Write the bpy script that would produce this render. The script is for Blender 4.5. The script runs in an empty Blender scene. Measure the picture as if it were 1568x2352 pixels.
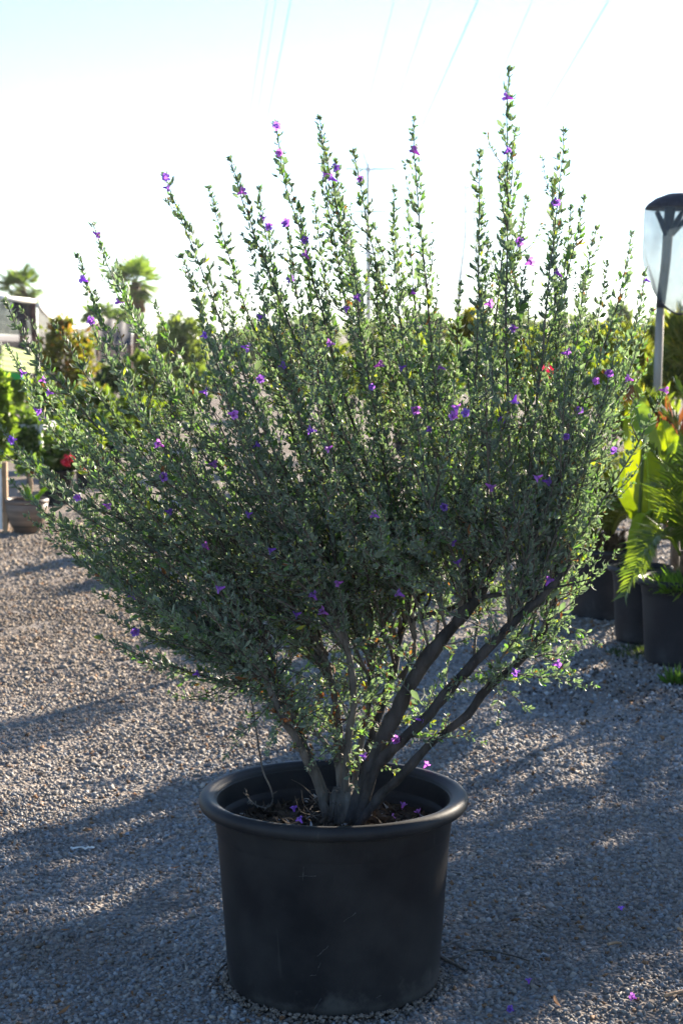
import bpy, math, random
import numpy as np
from mathutils import Vector, Matrix

random.seed(7)
rng = np.random.default_rng(11)
R = math.radians
SC = bpy.context.scene
COL = SC.collection

# ---------------------------------------------------------------- camera, sky, sun, exposure
CAM_H = 1.46
PITCH = 5.9
FPX = 3990.0            # focal length in pixels of a 1568 x 2352 picture
cam_d = bpy.data.cameras.new('camera')
cam_d.sensor_fit = 'VERTICAL'
cam_d.sensor_height = 22.3
cam_d.lens = FPX / 2352 * 22.3
cam_d.clip_start = 0.05
cam_d.clip_end = 3000
cam_d.dof.use_dof = True
cam_d.dof.focus_distance = 3.85
cam_d.dof.aperture_fstop = 5.0
cam = bpy.data.objects.new('camera', cam_d)
cam.location = (0, 0, CAM_H)
cam.rotation_euler = (R(90 - PITCH), 0, 0)
COL.objects.link(cam)
SC.camera = cam

SUN_AZ, SUN_EL = 35.0, 17.0          # azimuth to the right of the view axis
world = bpy.data.worlds.new('World')
SC.world = world
world.use_nodes = True
nt = world.node_tree
sky_n = nt.nodes.new('ShaderNodeTexSky')
sky_n.sky_type = 'NISHITA'
sky_n.sun_disc = False
sky_n.sun_elevation = R(SUN_EL)
sky_n.sun_rotation = R(SUN_AZ)
sky_n.air_density = 0.75
sky_n.dust_density = 0.0
sky_n.ozone_density = 3.0
bg = nt.nodes['Background']
bg.inputs['Strength'].default_value = 0.072
nt.links.new(sky_n.outputs['Color'], bg.inputs['Color'])

sun_d = bpy.data.lights.new('sun', 'SUN')
sun_d.energy = 5.0
sun_d.angle = R(0.5)
sun_d.color = (1.0, 0.87, 0.70)
sun = bpy.data.objects.new('sun', sun_d)
S = Vector((math.sin(R(SUN_AZ)) * math.cos(R(SUN_EL)), math.cos(R(SUN_AZ)) * math.cos(R(SUN_EL)), math.sin(R(SUN_EL))))
sun.rotation_euler = S.to_track_quat('Z', 'Y').to_euler()
sun.location = (6, 9, 6)
COL.objects.link(sun)

SC.view_settings.view_transform = 'Standard'
SC.view_settings.look = 'None'
SC.view_settings.gamma = 1.0
SC.view_settings.exposure = 2.1
SC.view_settings.use_curve_mapping = False
SC.cycles.max_bounces = 10
SC.cycles.transparent_max_bounces = 16
SC.cycles.use_denoising = True

# ---------------------------------------------------------------- helpers
cp, sp = math.cos(R(PITCH)), math.sin(R(PITCH))
def ray(px, py):
    u = (px - 784) / FPX; v = -(py - 1176) / FPX
    return Vector((u, cp + v * sp, -sp + v * cp))
def P(px, py, Y):
    d = ray(px, py)
    return Vector((0, 0, CAM_H)) + d * (Y / d.y)
def G(px, py):
    d = ray(px, py)
    return Vector((0, 0, CAM_H)) + d * (CAM_H / -d.z)
def proj(p):
    x, y, z = p[..., 0], p[..., 1], p[..., 2] - CAM_H
    f = y * cp - z * sp; up = y * sp + z * cp
    return np.stack([784 + FPX * x / f, 1176 - FPX * up / f], -1)
def gz(x, y):                       # gentle unevenness of the gravel yard
    x = np.asarray(x, float); y = np.asarray(y, float)
    z = 1.5 * (0.012 * np.sin(1.9 * x + 0.8 * y + 1) * np.sin(1.3 * y - 0.7 * x) + 0.008 * np.sin(4.3 * x - 1.7 * y) * np.sin(3.7 * y + 2 * x)
         + 0.005 * np.sin(9 * x + 4 * y) * np.sin(8 * y - 5 * x))
    d = np.hypot(x - POT[0], y - POT[1])
    k = np.clip((d - 0.26) / 0.5, 0, 1)
    far = np.clip((14 - y) / 4, 0, 1)
    return z * k * far

def tag(o, label, cat, group=None, kind=None):
    if label: o['label'] = label
    if cat: o['category'] = cat
    if group: o['group'] = group
    if kind: o['kind'] = kind
    return o
def empty(name, loc, label=None, cat=None, group=None):
    o = bpy.data.objects.new(name, None)
    o.empty_display_size = 0.1
    o.location = loc
    COL.objects.link(o)
    return tag(o, label, cat, group)

class MB:
    """collects vertices and faces, builds one mesh object"""
    def __init__(s): s.v = []; s.f = []; s.c = []; s.n = 0
    def add(s, v, f, col=None):
        v = np.asarray(v, float).reshape(-1, 3)
        s.v.append(v); s.f.extend([tuple(int(i) + s.n for i in q) for q in f]); s.n += len(v)
        if col is not None:
            c = np.asarray(col, float)
            s.c.append(np.tile(c, (len(v), 1)) if c.ndim == 1 else c)
        return s
    def tube(s, pts, rad, sides=6, cap=True, col=None):
        pts = np.asarray(pts, float); n = len(pts)
        rad = np.full(n, rad) if np.isscalar(rad) else np.asarray(rad, float)
        t = np.gradient(pts, axis=0); t /= np.linalg.norm(t, axis=1, keepdims=True) + 1e-12
        ref = np.array([0, 0, 1.0]) if abs(t[0][2]) < 0.9 else np.array([1.0, 0, 0])
        a = np.cross(t, ref); a /= np.linalg.norm(a, axis=1, keepdims=True) + 1e-9
        b = np.cross(t, a)
        th = np.arange(sides) * 2 * math.pi / sides
        ring = pts[:, None] + rad[:, None, None] * (np.cos(th)[None, :, None] * a[:, None] + np.sin(th)[None, :, None] * b[:, None])
        f = []
        for i in range(n - 1):
            for j in range(sides):
                k = (j + 1) % sides
                f.append((i * sides + j, i * sides + k, (i + 1) * sides + k, (i + 1) * sides + j))
        if cap:
            f.append(tuple(range(sides - 1, -1, -1))); f.append(tuple((n - 1) * sides + j for j in range(sides)))
        return s.add(ring.reshape(-1, 3), f, col)
    def box(s, lo, hi, col=None):
        x0, y0, z0 = lo; x1, y1, z1 = hi
        v = [(x0, y0, z0), (x1, y0, z0), (x1, y1, z0), (x0, y1, z0), (x0, y0, z1), (x1, y0, z1), (x1, y1, z1), (x0, y1, z1)]
        return s.add(v, [(3, 2, 1, 0), (4, 5, 6, 7), (0, 1, 5, 4), (1, 2, 6, 5), (2, 3, 7, 6), (3, 0, 4, 7)], col)
    def lathe(s, prof, seg=64, center=(0, 0, 0), wob=0.0):
        prof = np.asarray(prof, float); n = len(prof)
        th = np.arange(seg) * 2 * math.pi / seg
        w = 1 + wob * np.sin(2 * th + 0.6)
        x = prof[:, 0][:, None] * np.cos(th) * w; y = prof[:, 0][:, None] * np.sin(th) * w
        z = np.repeat(prof[:, 1][:, None], seg, 1)
        v = np.stack([x, y, z], -1).reshape(-1, 3) + np.asarray(center)
        f = []
        for i in range(n - 1):
            for j in range(seg):
                k = (j + 1) % seg
                f.append((i * seg + j, i * seg + k, (i + 1) * seg + k, (i + 1) * seg + j))
        return s.add(v, f)
    def build(s, name, mat, parent=None, origin=None, smooth=True, kind=None):
        v = np.concatenate(s.v) if s.v else np.zeros((0, 3))
        if parent is not None and origin is None: origin = base_of(parent)
        origin = Vector(origin) if origin is not None else Vector((0, 0, 0))
        me = mesh_np(name, v - np.array(origin), s.f, mat, smooth, np.concatenate(s.c) if s.c and sum(map(len, s.c)) == len(v) else None)
        o = bpy.data.objects.new(name, me)
        COL.objects.link(o)
        if parent is not None:
            o.parent = parent; o.location = origin - base_of(parent)
        else: o.location = origin
        if kind: o['kind'] = kind
        return o
def base_of(o):
    p = Vector(o.location)
    while o.parent is not None:
        o = o.parent; p += Vector(o.location)
    return p
def mesh_np(name, v, f, mat, smooth=True, col=None):
    me = bpy.data.meshes.new(name)
    if isinstance(f, np.ndarray):
        n, k = f.shape
        me.vertices.add(len(v)); me.vertices.foreach_set('co', np.ascontiguousarray(v, dtype=np.float32).ravel())
        me.loops.add(n * k); me.loops.foreach_set('vertex_index', f.astype(np.int32).ravel())
        me.polygons.add(n); me.polygons.foreach_set('loop_start', (np.arange(n) * k).astype(np.int32))
        me.update(calc_edges=True)
    else:
        me.from_pydata([tuple(p) for p in v], [], f)
        me.update()
    if col is not None:
        a = me.color_attributes.new('Col', 'FLOAT_COLOR', 'POINT')
        c = np.ones((len(v), 4), np.float32); c[:, :3] = col
        a.data.foreach_set('color', c.ravel())
    me.polygons.foreach_set('use_smooth', np.full(len(me.polygons), bool(smooth)))
    if mat is not None: me.materials.append(mat)
    return me

# ---------------------------------------------------------------- materials
def nodes(name):
    m = bpy.data.materials.new(name); m.use_nodes = True
    t = m.node_tree
    return m, t, t.nodes['Principled BSDF'], t.nodes['Material Output']
def noise_mat(name, c1, c2, scale=20, rough=0.7, bump=0.0, bscale=None, detail=6, stretch=None, lo=0.35, hi=0.65, spec=0.3, metallic=0.0):
    m, t, b, out = nodes(name)
    tc = t.nodes.new('ShaderNodeTexCoord'); mp = t.nodes.new('ShaderNodeMapping')
    t.links.new(tc.outputs['Object'], mp.inputs['Vector'])
    if stretch: mp.inputs['Scale'].default_value = stretch
    n = t.nodes.new('ShaderNodeTexNoise'); n.inputs['Scale'].default_value = scale; n.inputs['Detail'].default_value = detail
    t.links.new(mp.outputs[0], n.inputs['Vector'])
    r = t.nodes.new('ShaderNodeValToRGB')
    r.color_ramp.elements[0].position = lo; r.color_ramp.elements[1].position = hi
    r.color_ramp.elements[0].color = (*c1, 1); r.color_ramp.elements[1].color = (*c2, 1)
    t.links.new(n.outputs[0], r.inputs[0]); t.links.new(r.outputs[0], b.inputs['Base Color'])
    b.inputs['Roughness'].default_value = rough
    b.inputs['Specular IOR Level'].default_value = spec
    b.inputs['Metallic'].default_value = metallic
    if bump:
        n2 = t.nodes.new('ShaderNodeTexNoise'); n2.inputs['Scale'].default_value = bscale or scale * 3; n2.inputs['Detail'].default_value = 4
        t.links.new(mp.outputs[0], n2.inputs['Vector'])
        bp = t.nodes.new('ShaderNodeBump'); bp.inputs['Strength'].default_value = bump; bp.inputs['Distance'].default_value = 0.01
        t.links.new(n2.outputs[0], bp.inputs['Height']); t.links.new(bp.outputs[0], b.inputs['Normal'])
    return m
def leaf_mat(name, trans=0.4, tint=(1.5, 1.6, 0.5), rough=0.5, sheen=0.0, spec=0.4, var=0.25):
    """colour per leaf from the mesh attribute Col; light passes through the blade"""
    m, t, b, out = nodes(name)
    a = t.nodes.new('ShaderNodeAttribute'); a.attribute_name = 'Col'
    oi = t.nodes.new('ShaderNodeObjectInfo')
    mr = t.nodes.new('ShaderNodeMapRange'); mr.inputs['To Min'].default_value = 1 - var; mr.inputs['To Max'].default_value = 1 + var
    t.links.new(oi.outputs['Random'], mr.inputs['Value'])
    mu = t.nodes.new('ShaderNodeVectorMath'); mu.operation = 'SCALE'
    t.links.new(a.outputs['Color'], mu.inputs[0]); t.links.new(mr.outputs[0], mu.inputs['Scale'])
    t.links.new(mu.outputs[0], b.inputs['Base Color'])
    b.inputs['Roughness'].default_value = rough; b.inputs['Specular IOR Level'].default_value = spec
    b.inputs['Sheen Weight'].default_value = sheen; b.inputs['Sheen Roughness'].default_value = 0.4
    m2 = t.nodes.new('ShaderNodeVectorMath'); m2.operation = 'MULTIPLY'; m2.inputs[1].default_value = tint
    t.links.new(mu.outputs[0], m2.inputs[0])
    tr = t.nodes.new('ShaderNodeBsdfTranslucent'); t.links.new(m2.outputs[0], tr.inputs['Color'])
    mx = t.nodes.new('ShaderNodeMixShader'); mx.inputs[0].default_value = trans
    t.links.new(b.outputs[0], mx.inputs[1]); t.links.new(tr.outputs[0], mx.inputs[2]); t.links.new(mx.outputs[0], out.inputs['Surface'])
    return m
def col_mat(name, rough=0.8, spec=0.3, bump=0.0, bscale=200):
    m, t, b, out = nodes(name)
    a = t.nodes.new('ShaderNodeAttribute'); a.attribute_name = 'Col'
    t.links.new(a.outputs['Color'], b.inputs['Base Color'])
    b.inputs['Roughness'].default_value = rough; b.inputs['Specular IOR Level'].default_value = spec
    if bump:
        tc = t.nodes.new('ShaderNodeTexCoord')
        n2 = t.nodes.new('ShaderNodeTexNoise'); n2.inputs['Scale'].default_value = bscale
        t.links.new(tc.outputs['Object'], n2.inputs['Vector'])
        bp = t.nodes.new('ShaderNodeBump'); bp.inputs['Strength'].default_value = bump; bp.inputs['Distance'].default_value = 0.004
        t.links.new(n2.outputs[0], bp.inputs['Height']); t.links.new(bp.outputs[0], b.inputs['Normal'])
    return m

M = {}
M['bark'] = noise_mat('bark', (0.06, 0.05, 0.042), (0.16, 0.135, 0.11), 38, 0.85, 1.0, 110, stretch=(1, 1, 0.35))
M['bark_dark'] = noise_mat('bark_dark', (0.022, 0.019, 0.017), (0.065, 0.055, 0.05), 30, 0.85, 1.0, 90, stretch=(1, 1, 0.4))
M['sage'] = leaf_mat('sage_leaf', 0.42, (1.25, 1.55, 0.7), 0.5, 0.6, 0.5)
M['petal'] = leaf_mat('petal', 0.5, (1.5, 1.1, 1.4), 0.6, 0.2, 0.2)
M['leafy'] = leaf_mat('garden_leaf', 0.52, (1.65, 1.85, 0.6), 0.45, 0.0, 0.4)
M['glossy'] = leaf_mat('glossy_leaf', 0.5, (1.7, 1.7, 0.28), 0.32, 0.0, 0.5)
M['dry'] = leaf_mat('dry_leaf', 0.3, (1.3, 1.1, 0.8), 0.8, 0.0, 0.2)
M['trunk'] = noise_mat('palm_trunk', (0.05, 0.032, 0.02), (0.17, 0.11, 0.07), 25, 0.95, 0.8, 60)
M['stone'] = col_mat('gravel_stone', 0.82, 0.25, 0.35, 400)
M['chip'] = col_mat('bark_chip', 0.9, 0.2, 0.4, 300)
M['rust'] = noise_mat('rusty_steel', (0.10, 0.045, 0.03), (0.19, 0.09, 0.06), 9, 0.8, 0.2)
M['white'] = noise_mat('white_pipe', (0.62, 0.60, 0.56), (0.78, 0.77, 0.73), 6, 0.5)
M['wood'] = noise_mat('pale_wood', (0.30, 0.18, 0.10), (0.46, 0.30, 0.18), 14, 0.8, 0.3, stretch=(1, 1, 0.1))
M['steel'] = noise_mat('galvanised_steel', (0.30, 0.34, 0.35), (0.42, 0.46, 0.47), 3, 0.5, metallic=0.3)
M['cable'] = noise_mat('cable', (0.16, 0.2, 0.21), (0.24, 0.28, 0.29), 3, 0.6)
M['bamboo'] = noise_mat('weathered_pole', (0.20, 0.18, 0.15), (0.36, 0.33, 0.28), 12, 0.75, 0.2, stretch=(1, 1, 0.15))
M['black_fabric'] = noise_mat('black_fabric', (0.012, 0.014, 0.02), (0.03, 0.034, 0.045), 30, 0.7)
M['slat_green'] = leaf_mat('green_slat', 0.3, (1.3, 1.3, 0.8), 0.6, 0, 0.3, 0.12)
M['bright_green'] = noise_mat('green_plastic', (0.03, 0.30, 0.05), (0.05, 0.40, 0.08), 5, 0.5)
M['clay'] = None

def ground_mat():
    m, t, b, out = nodes('gravel_yard')
    tc = t.nodes.new('ShaderNodeTexCoord')
    def noise(sc, det=5, ro=0.6):
        n = t.nodes.new('ShaderNodeTexNoise'); n.inputs['Scale'].default_value = sc; n.inputs['Detail'].default_value = det
        n.inputs['Roughness'].default_value = ro
        t.links.new(tc.outputs['Object'], n.inputs['Vector']); return n
    n1 = noise(0.9, 6); n2 = noise(60, 3, 0.7)
    vo = t.nodes.new('ShaderNodeTexVoronoi'); vo.inputs['Scale'].default_value = 70
    t.links.new(tc.outputs['Object'], vo.inputs['Vector'])
    r1 = t.nodes.new('ShaderNodeValToRGB')
    r1.color_ramp.elements[0].position = 0.36; r1.color_ramp.elements[1].position = 0.66
    r1.color_ramp.elements[0].color = (0.22, 0.18, 0.145, 1); r1.color_ramp.elements[1].color = (0.34, 0.30, 0.26, 1)
    t.links.new(n1.outputs[0], r1.inputs[0])
    r2 = t.nodes.new('ShaderNodeValToRGB')
    r2.color_ramp.elements[0].position = 0.3; r2.color_ramp.elements[1].position = 0.7
    r2.color_ramp.elements[0].color = (0.45, 0.45, 0.46, 1); r2.color_ramp.elements[1].color = (1.25, 1.22, 1.2, 1)
    t.links.new(n2.outputs[0], r2.inputs[0])
    mx = t.nodes.new('ShaderNodeMix'); mx.data_type = 'RGBA'; mx.blend_type = 'MULTIPLY'; mx.inputs[0].default_value = 1
    t.links.new(r1.outputs[0], mx.inputs[6]); t.links.new(r2.outputs[0], mx.inputs[7])
    t.links.new(mx.outputs[2], b.inputs['Base Color'])
    b.inputs['Roughness'].default_value = 0.95; b.inputs['Specular IOR Level'].default_value = 0.15
    bp = t.nodes.new('ShaderNodeBump'); bp.inputs['Strength'].default_value = 0.9; bp.inputs['Distance'].default_value = 0.012
    t.links.new(vo.outputs['Distance'], bp.inputs['Height']); t.links.new(bp.outputs[0], b.inputs['Normal'])
    return m
M['ground'] = ground_mat()

def plastic_mat(name, base, dust, amount, splash=0.2):
    """sun-bleached black nursery plastic: dust towards random patches, scuffs and vertical scratches"""
    m, t, b, out = nodes(name)
    tc = t.nodes.new('ShaderNodeTexCoord')
    n = t.nodes.new('ShaderNodeTexNoise'); n.inputs['Scale'].default_value = 5; n.inputs['Detail'].default_value = 8; n.inputs['Roughness'].default_value = 0.65
    t.links.new(tc.outputs['Object'], n.inputs['Vector'])
    mp = t.nodes.new('ShaderNodeMapping'); mp.inputs['Scale'].default_value = (60, 60, 5); mp.inputs['Rotation'].default_value = (0.3, 0.2, 0)
    t.links.new(tc.outputs['Object'], mp.inputs['Vector'])
    n2 = t.nodes.new('ShaderNodeTexNoise'); n2.inputs['Scale'].default_value = 1.0; n2.inputs['Detail'].default_value = 3
    t.links.new(mp.outputs[0], n2.inputs['Vector'])
    r = t.nodes.new('ShaderNodeValToRGB'); r.color_ramp.elements[0].position = 0.42; r.color_ramp.elements[1].position = 0.8
    r.color_ramp.elements[1].color = (amount, amount, amount, 1)
    t.links.new(n.outputs[0], r.inputs[0])
    r2 = t.nodes.new('ShaderNodeValToRGB'); r2.color_ramp.elements[0].position = 0.68; r2.color_ramp.elements[1].position = 0.80
    r2.color_ramp.elements[1].color = (amount * 0.8,) * 3 + (1,)
    t.links.new(n2.outputs[0], r2.inputs[0])
    ad = t.nodes.new('ShaderNodeMath'); ad.operation = 'ADD'; ad.use_clamp = True
    t.links.new(r.outputs[0], ad.inputs[0]); t.links.new(r2.outputs[0], ad.inputs[1])
    # mud splashed up the foot of the pot, ragged upper edge
    sx = t.nodes.new('ShaderNodeSeparateXYZ'); t.links.new(tc.outputs['Object'], sx.inputs[0])
    n4 = t.nodes.new('ShaderNodeTexNoise'); n4.inputs['Scale'].default_value = 14; n4.inputs['Detail'].default_value = 7; n4.inputs['Roughness'].default_value = .7
    t.links.new(tc.outputs['Object'], n4.inputs['Vector'])
    hm_ = t.nodes.new('ShaderNodeMath'); hm_.operation = 'MULTIPLY_ADD'; hm_.inputs[1].default_value = .34; hm_.inputs[2].default_value = -.13
    t.links.new(n4.outputs[0], hm_.inputs[0])
    sb = t.nodes.new('ShaderNodeMath'); sb.operation = 'SUBTRACT'; t.links.new(hm_.outputs[0], sb.inputs[0]); t.links.new(sx.outputs['Z'], sb.inputs[1])
    ms_ = t.nodes.new('ShaderNodeMapRange'); ms_.inputs['From Min'].default_value = -.02; ms_.inputs['From Max'].default_value = .05; ms_.inputs['To Max'].default_value = splash
    t.links.new(sb.outputs[0], ms_.inputs['Value'])
    ad2 = t.nodes.new('ShaderNodeMath'); ad2.operation = 'ADD'; ad2.use_clamp = True
    t.links.new(ad.outputs[0], ad2.inputs[0]); t.links.new(ms_.outputs[0], ad2.inputs[1]); ad = ad2
    mx = t.nodes.new('ShaderNodeMix'); mx.data_type = 'RGBA'
    mx.inputs[6].default_value = (*base, 1); mx.inputs[7].default_value = (*dust, 1)
    t.links.new(ad.outputs[0], mx.inputs[0]); t.links.new(mx.outputs[2], b.inputs['Base Color'])
    mr = t.nodes.new('ShaderNodeMapRange'); mr.inputs['To Min'].default_value = 0.42; mr.inputs['To Max'].default_value = 0.7
    t.links.new(n.outputs[0], mr.inputs['Value']); t.links.new(mr.outputs[0], b.inputs['Roughness'])
    bp = t.nodes.new('ShaderNodeBump'); bp.inputs['Strength'].default_value = 0.12; bp.inputs['Distance'].default_value = 0.002
    n3 = t.nodes.new('ShaderNodeTexNoise'); n3.inputs['Scale'].default_value = 120; t.links.new(tc.outputs['Object'], n3.inputs['Vector'])
    t.links.new(n3.outputs[0], bp.inputs['Height']); t.links.new(bp.outputs[0], b.inputs['Normal'])
    b.inputs['Specular IOR Level'].default_value = 0.25
    return m
M['plastic'] = plastic_mat('black_plastic', (0.009, 0.009, 0.011), (0.13, 0.125, 0.115), 0.22, 0.30)
M['plastic2'] = plastic_mat('grey_black_plastic', (0.014, 0.014, 0.018), (0.11, 0.11, 0.115), 0.3)
def clay_mat():
    m, t, b, out = nodes('striped_clay')
    tc = t.nodes.new('ShaderNodeTexCoord'); mp = t.nodes.new('ShaderNodeMapping'); mp.inputs['Scale'].default_value = (1.5, 1.5, 26)
    t.links.new(tc.outputs['Object'], mp.inputs['Vector'])
    n = t.nodes.new('ShaderNodeTexNoise'); n.inputs['Scale'].default_value = 1; n.inputs['Detail'].default_value = 3
    t.links.new(mp.outputs[0], n.inputs['Vector'])
    r = t.nodes.new('ShaderNodeValToRGB'); r.color_ramp.elements[0].position = 0.35; r.color_ramp.elements[1].position = 0.65
    r.color_ramp.elements[0].color = (0.05, 0.035, 0.026, 1); r.color_ramp.elements[1].color = (0.24, 0.16, 0.11, 1)
    t.links.new(n.outputs[0], r.inputs[0]); t.links.new(r.outputs[0], b.inputs['Base Color']); b.inputs['Roughness'].default_value = 0.55
    return m
M['clay'] = clay_mat()
def net_mat(name, base, opac):
    m, t, b, out = nodes(name)
    b.inputs['Base Color'].default_value = (*base, 1); b.inputs['Roughness'].default_value = 0.8
    tc = t.nodes.new('ShaderNodeTexCoord')
    n = t.nodes.new('ShaderNodeTexNoise'); n.inputs['Scale'].default_value = 9; n.inputs['Detail'].default_value = 3
    t.links.new(tc.outputs['Object'], n.inputs['Vector'])
    mr = t.nodes.new('ShaderNodeMapRange'); mr.inputs['To Min'].default_value = opac - 0.12; mr.inputs['To Max'].default_value = opac + 0.12
    t.links.new(n.outputs[0], mr.inputs['Value'])
    tl = t.nodes.new('ShaderNodeBsdfTranslucent'); tl.inputs['Color'].default_value = (*[c * 1.5 for c in base], 1)
    ms = t.nodes.new('ShaderNodeMixShader'); ms.inputs[0].default_value = 0.35
    t.links.new(b.outputs[0], ms.inputs[1]); t.links.new(tl.outputs[0], ms.inputs[2])
    tp = t.nodes.new('ShaderNodeBsdfTransparent')
    mx = t.nodes.new('ShaderNodeMixShader')
    t.links.new(mr.outputs[0], mx.inputs[0]); t.links.new(tp.outputs[0], mx.inputs[1]); t.links.new(ms.outputs[0], mx.inputs[2])
    t.links.new(mx.outputs[0], out.inputs['Surface'])
    return m
M['net'] = net_mat('black_mesh_net', (0.10, 0.14, 0.17), 0.50)
M['shadecloth'] = net_mat('shade_cloth', (0.03, 0.027, 0.03), 0.88)

# ---------------------------------------------------------------- ground
POT = Vector((P(766, 2253, 3.8).x, 3.8, 0))
def spread(a, b, n, c, k):          # samples from a to b, dense around c
    t = np.linspace(-1, 1, n)
    s = np.sign(t) * np.abs(t) ** k
    return np.where(s < 0, c + (c - a) * s, c + (b - c) * s)
gx = spread(-600, 600, 171, 0, 3.9); gy = spread(-30, 1200, 221, 4.5, 3.6)
XX, YY = np.meshgrid(gx, gy)
gv = np.stack([XX, YY, gz(XX, YY)], -1).reshape(-1, 3)
ii, jj = np.meshgrid(np.arange(len(gy) - 1), np.arange(len(gx) - 1), indexing='ij')
q = (ii * len(gx) + jj).ravel()
gf = np.stack([q, q + 1, q + 1 + len(gx), q + len(gx)], -1)
o = bpy.data.objects.new('ground', mesh_np('ground', gv, gf, M['ground']))
COL.objects.link(o); o['kind'] = 'structure'

GZ = gz(XX, YY)
def gs(x, y):
    """height of the ground sheet itself, so that stones lie on its faces"""
    i = np.clip(np.searchsorted(gx, x) - 1, 0, len(gx) - 2); j = np.clip(np.searchsorted(gy, y) - 1, 0, len(gy) - 2)
    u = (x - gx[i]) / (gx[i + 1] - gx[i]); w = (y - gy[j]) / (gy[j + 1] - gy[j])
    return GZ[j, i] * (1 - u) * (1 - w) + GZ[j, i + 1] * u * (1 - w) + GZ[j + 1, i] * (1 - u) * w + GZ[j + 1, i + 1] * u * w
def rot_batch(n, flat=1.0):
    """random rotation matrices, mostly about the vertical when flat > 0"""
    q = rng.normal(size=(n, 4)); q[:, 1:3] *= flat
    q /= np.linalg.norm(q, axis=1, keepdims=True)
    w, x, y, z = q.T
    return np.stack([np.stack([1 - 2 * (y * y + z * z), 2 * (x * y - z * w), 2 * (x * z + y * w)], -1),
                     np.stack([2 * (x * y + z * w), 1 - 2 * (x * x + z * z), 2 * (y * z - x * w)], -1),
                     np.stack([2 * (x * z - y * w), 2 * (y * z + x * w), 1 - 2 * (x * x + y * y)], -1)], -2)
def chips(pos, size, flat, cols, stretch=(1.2, 0.95, 0.72)):
    """faceted stones: jittered octahedra, 8 triangles each"""
    n = len(pos)
    oct_v = np.array([(1, 0, 0), (-1, 0, 0), (0, 1, 0), (0, -1, 0), (0, 0, 1), (0, 0, -1)], float)
    v = np.tile(oct_v, (n, 1, 1)) * np.array(stretch) + rng.normal(0, 0.17, (n, 6, 3))
    v *= size[:, None, None] * 0.5
    v = np.einsum('nij,nkj->nki', rot_batch(n, flat), v) + pos[:, None]
    oct_f = np.array([(0, 2, 4), (2, 1, 4), (1, 3, 4), (3, 0, 4), (2, 0, 5), (1, 2, 5), (3, 1, 5), (0, 3, 5)])
    f = (oct_f[None] + (np.arange(n) * 6)[:, None, None]).reshape(-1, 3)
    return v.reshape(-1, 3), f, np.repeat(cols, 6, 0)

# crushed gravel, real stones out to 15 m
pos = []; siz = []
for y0, y1, dens, sz in ((2.7, 4.0, 11600, .0100), (4.0, 5.4, 8900, .0112), (5.4, 7.2, 5600, .0138), (7.2, 10, 3200, .0155), (10, 14, 1000, .020)):
    wd = 0.205 * y1 + 0.35
    n = int(dens * 2 * wd * (y1 - y0))
    x = rng.uniform(-wd, wd, n); y = rng.uniform(y0, y1, n)
    keep = np.hypot(x - POT.x, y - POT.y) > 0.243
    x, y = x[keep], y[keep]
    s = sz * np.clip(rng.lognormal(0, 0.34, len(x)), .4, 1.9) * np.where(rng.random(len(x)) < .010, 1.35, 1)
    pos.append(np.stack([x, y, gs(x, y) + s * rng.uniform(-0.08, 0.16, len(x))], -1)); siz.append(s)
pos = np.concatenate(pos); siz = np.concatenate(siz)
n = len(pos)
g = np.clip(rng.normal(0.235, 0.05, n), 0.09, 0.45)
warm = rng.normal(0.05, 0.06, n)
patch = 0.5 + 0.5 * np.sin(pos[:, 0] * 1.7 + 1.3 * np.sin(pos[:, 1] * .9)) * np.sin(pos[:, 1] * 1.1 + pos[:, 0])
g *= 0.86 + 0.24 * patch; warm += 0.04 * (1 - patch) + 0.17 * np.clip((pos[:, 1] - 4.6) / 4, 0, 1) * np.clip((.6 - pos[:, 0]) / 1.2, 0, 1)
cols = np.stack([g * (1 + warm), g, g * (1 - warm)], -1)
dirt = np.zeros(n)
for bx, by, br, ba in ((*G(150, 2190).xy, .16, .6), (*G(330, 2080).xy, .12, .35), (*G(1400, 1600).xy, .30, .5), (*G(90, 1420).xy, .35, .4), (*G(1250, 2150).xy, .14, .3), (*G(420, 1700).xy, .25, .25), (*G(250, 1330).xy, .5, .35)):
    dd = np.hypot((pos[:, 0] - bx) * .8, (pos[:, 1] - by)) / br + .5 * np.sin(pos[:, 0] * 23 + 5 * np.sin(pos[:, 1] * 17)) * .6
    dirt = np.maximum(dirt, ba * np.clip(1.25 - dd, 0, 1))
dirt *= rng.uniform(.5, 1.2, n)
cols = cols * (1 - np.clip(dirt, 0, .9)[:, None]) + np.array([.085, .06, .042]) * np.clip(dirt, 0, .9)[:, None]
brown = rng.random(n) < 0.04
cols[brown] = np.array([0.22, 0.12, 0.06]) * rng.uniform(0.5, 1.3, (brown.sum(), 1))
k = 900; a = rng.uniform(0, 6.28, k); rr = .236 + np.abs(rng.normal(0, .016, k)); ss = rng.uniform(.006, .014, k)     # stones pushed up against the pot
px_, py_ = POT.x + rr * np.cos(a), POT.y + rr * np.sin(a)
pos = np.concatenate([pos, np.stack([px_, py_, np.clip(.262 - rr, 0, .02) * .5 + .003], -1)]); siz = np.concatenate([siz, ss])
cols = np.concatenate([cols, np.array([.16, .13, .105]) * rng.uniform(.6, 1.4, (k, 1))])
v, f, c = chips(pos, siz, 0.45, cols)
o = bpy.data.objects.new('gravel', mesh_np('gravel', v, f, M['stone'], True, c))
COL.objects.link(o); tag(o, 'loose crushed grey gravel covering the nursery yard', 'gravel', kind='stuff')

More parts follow.
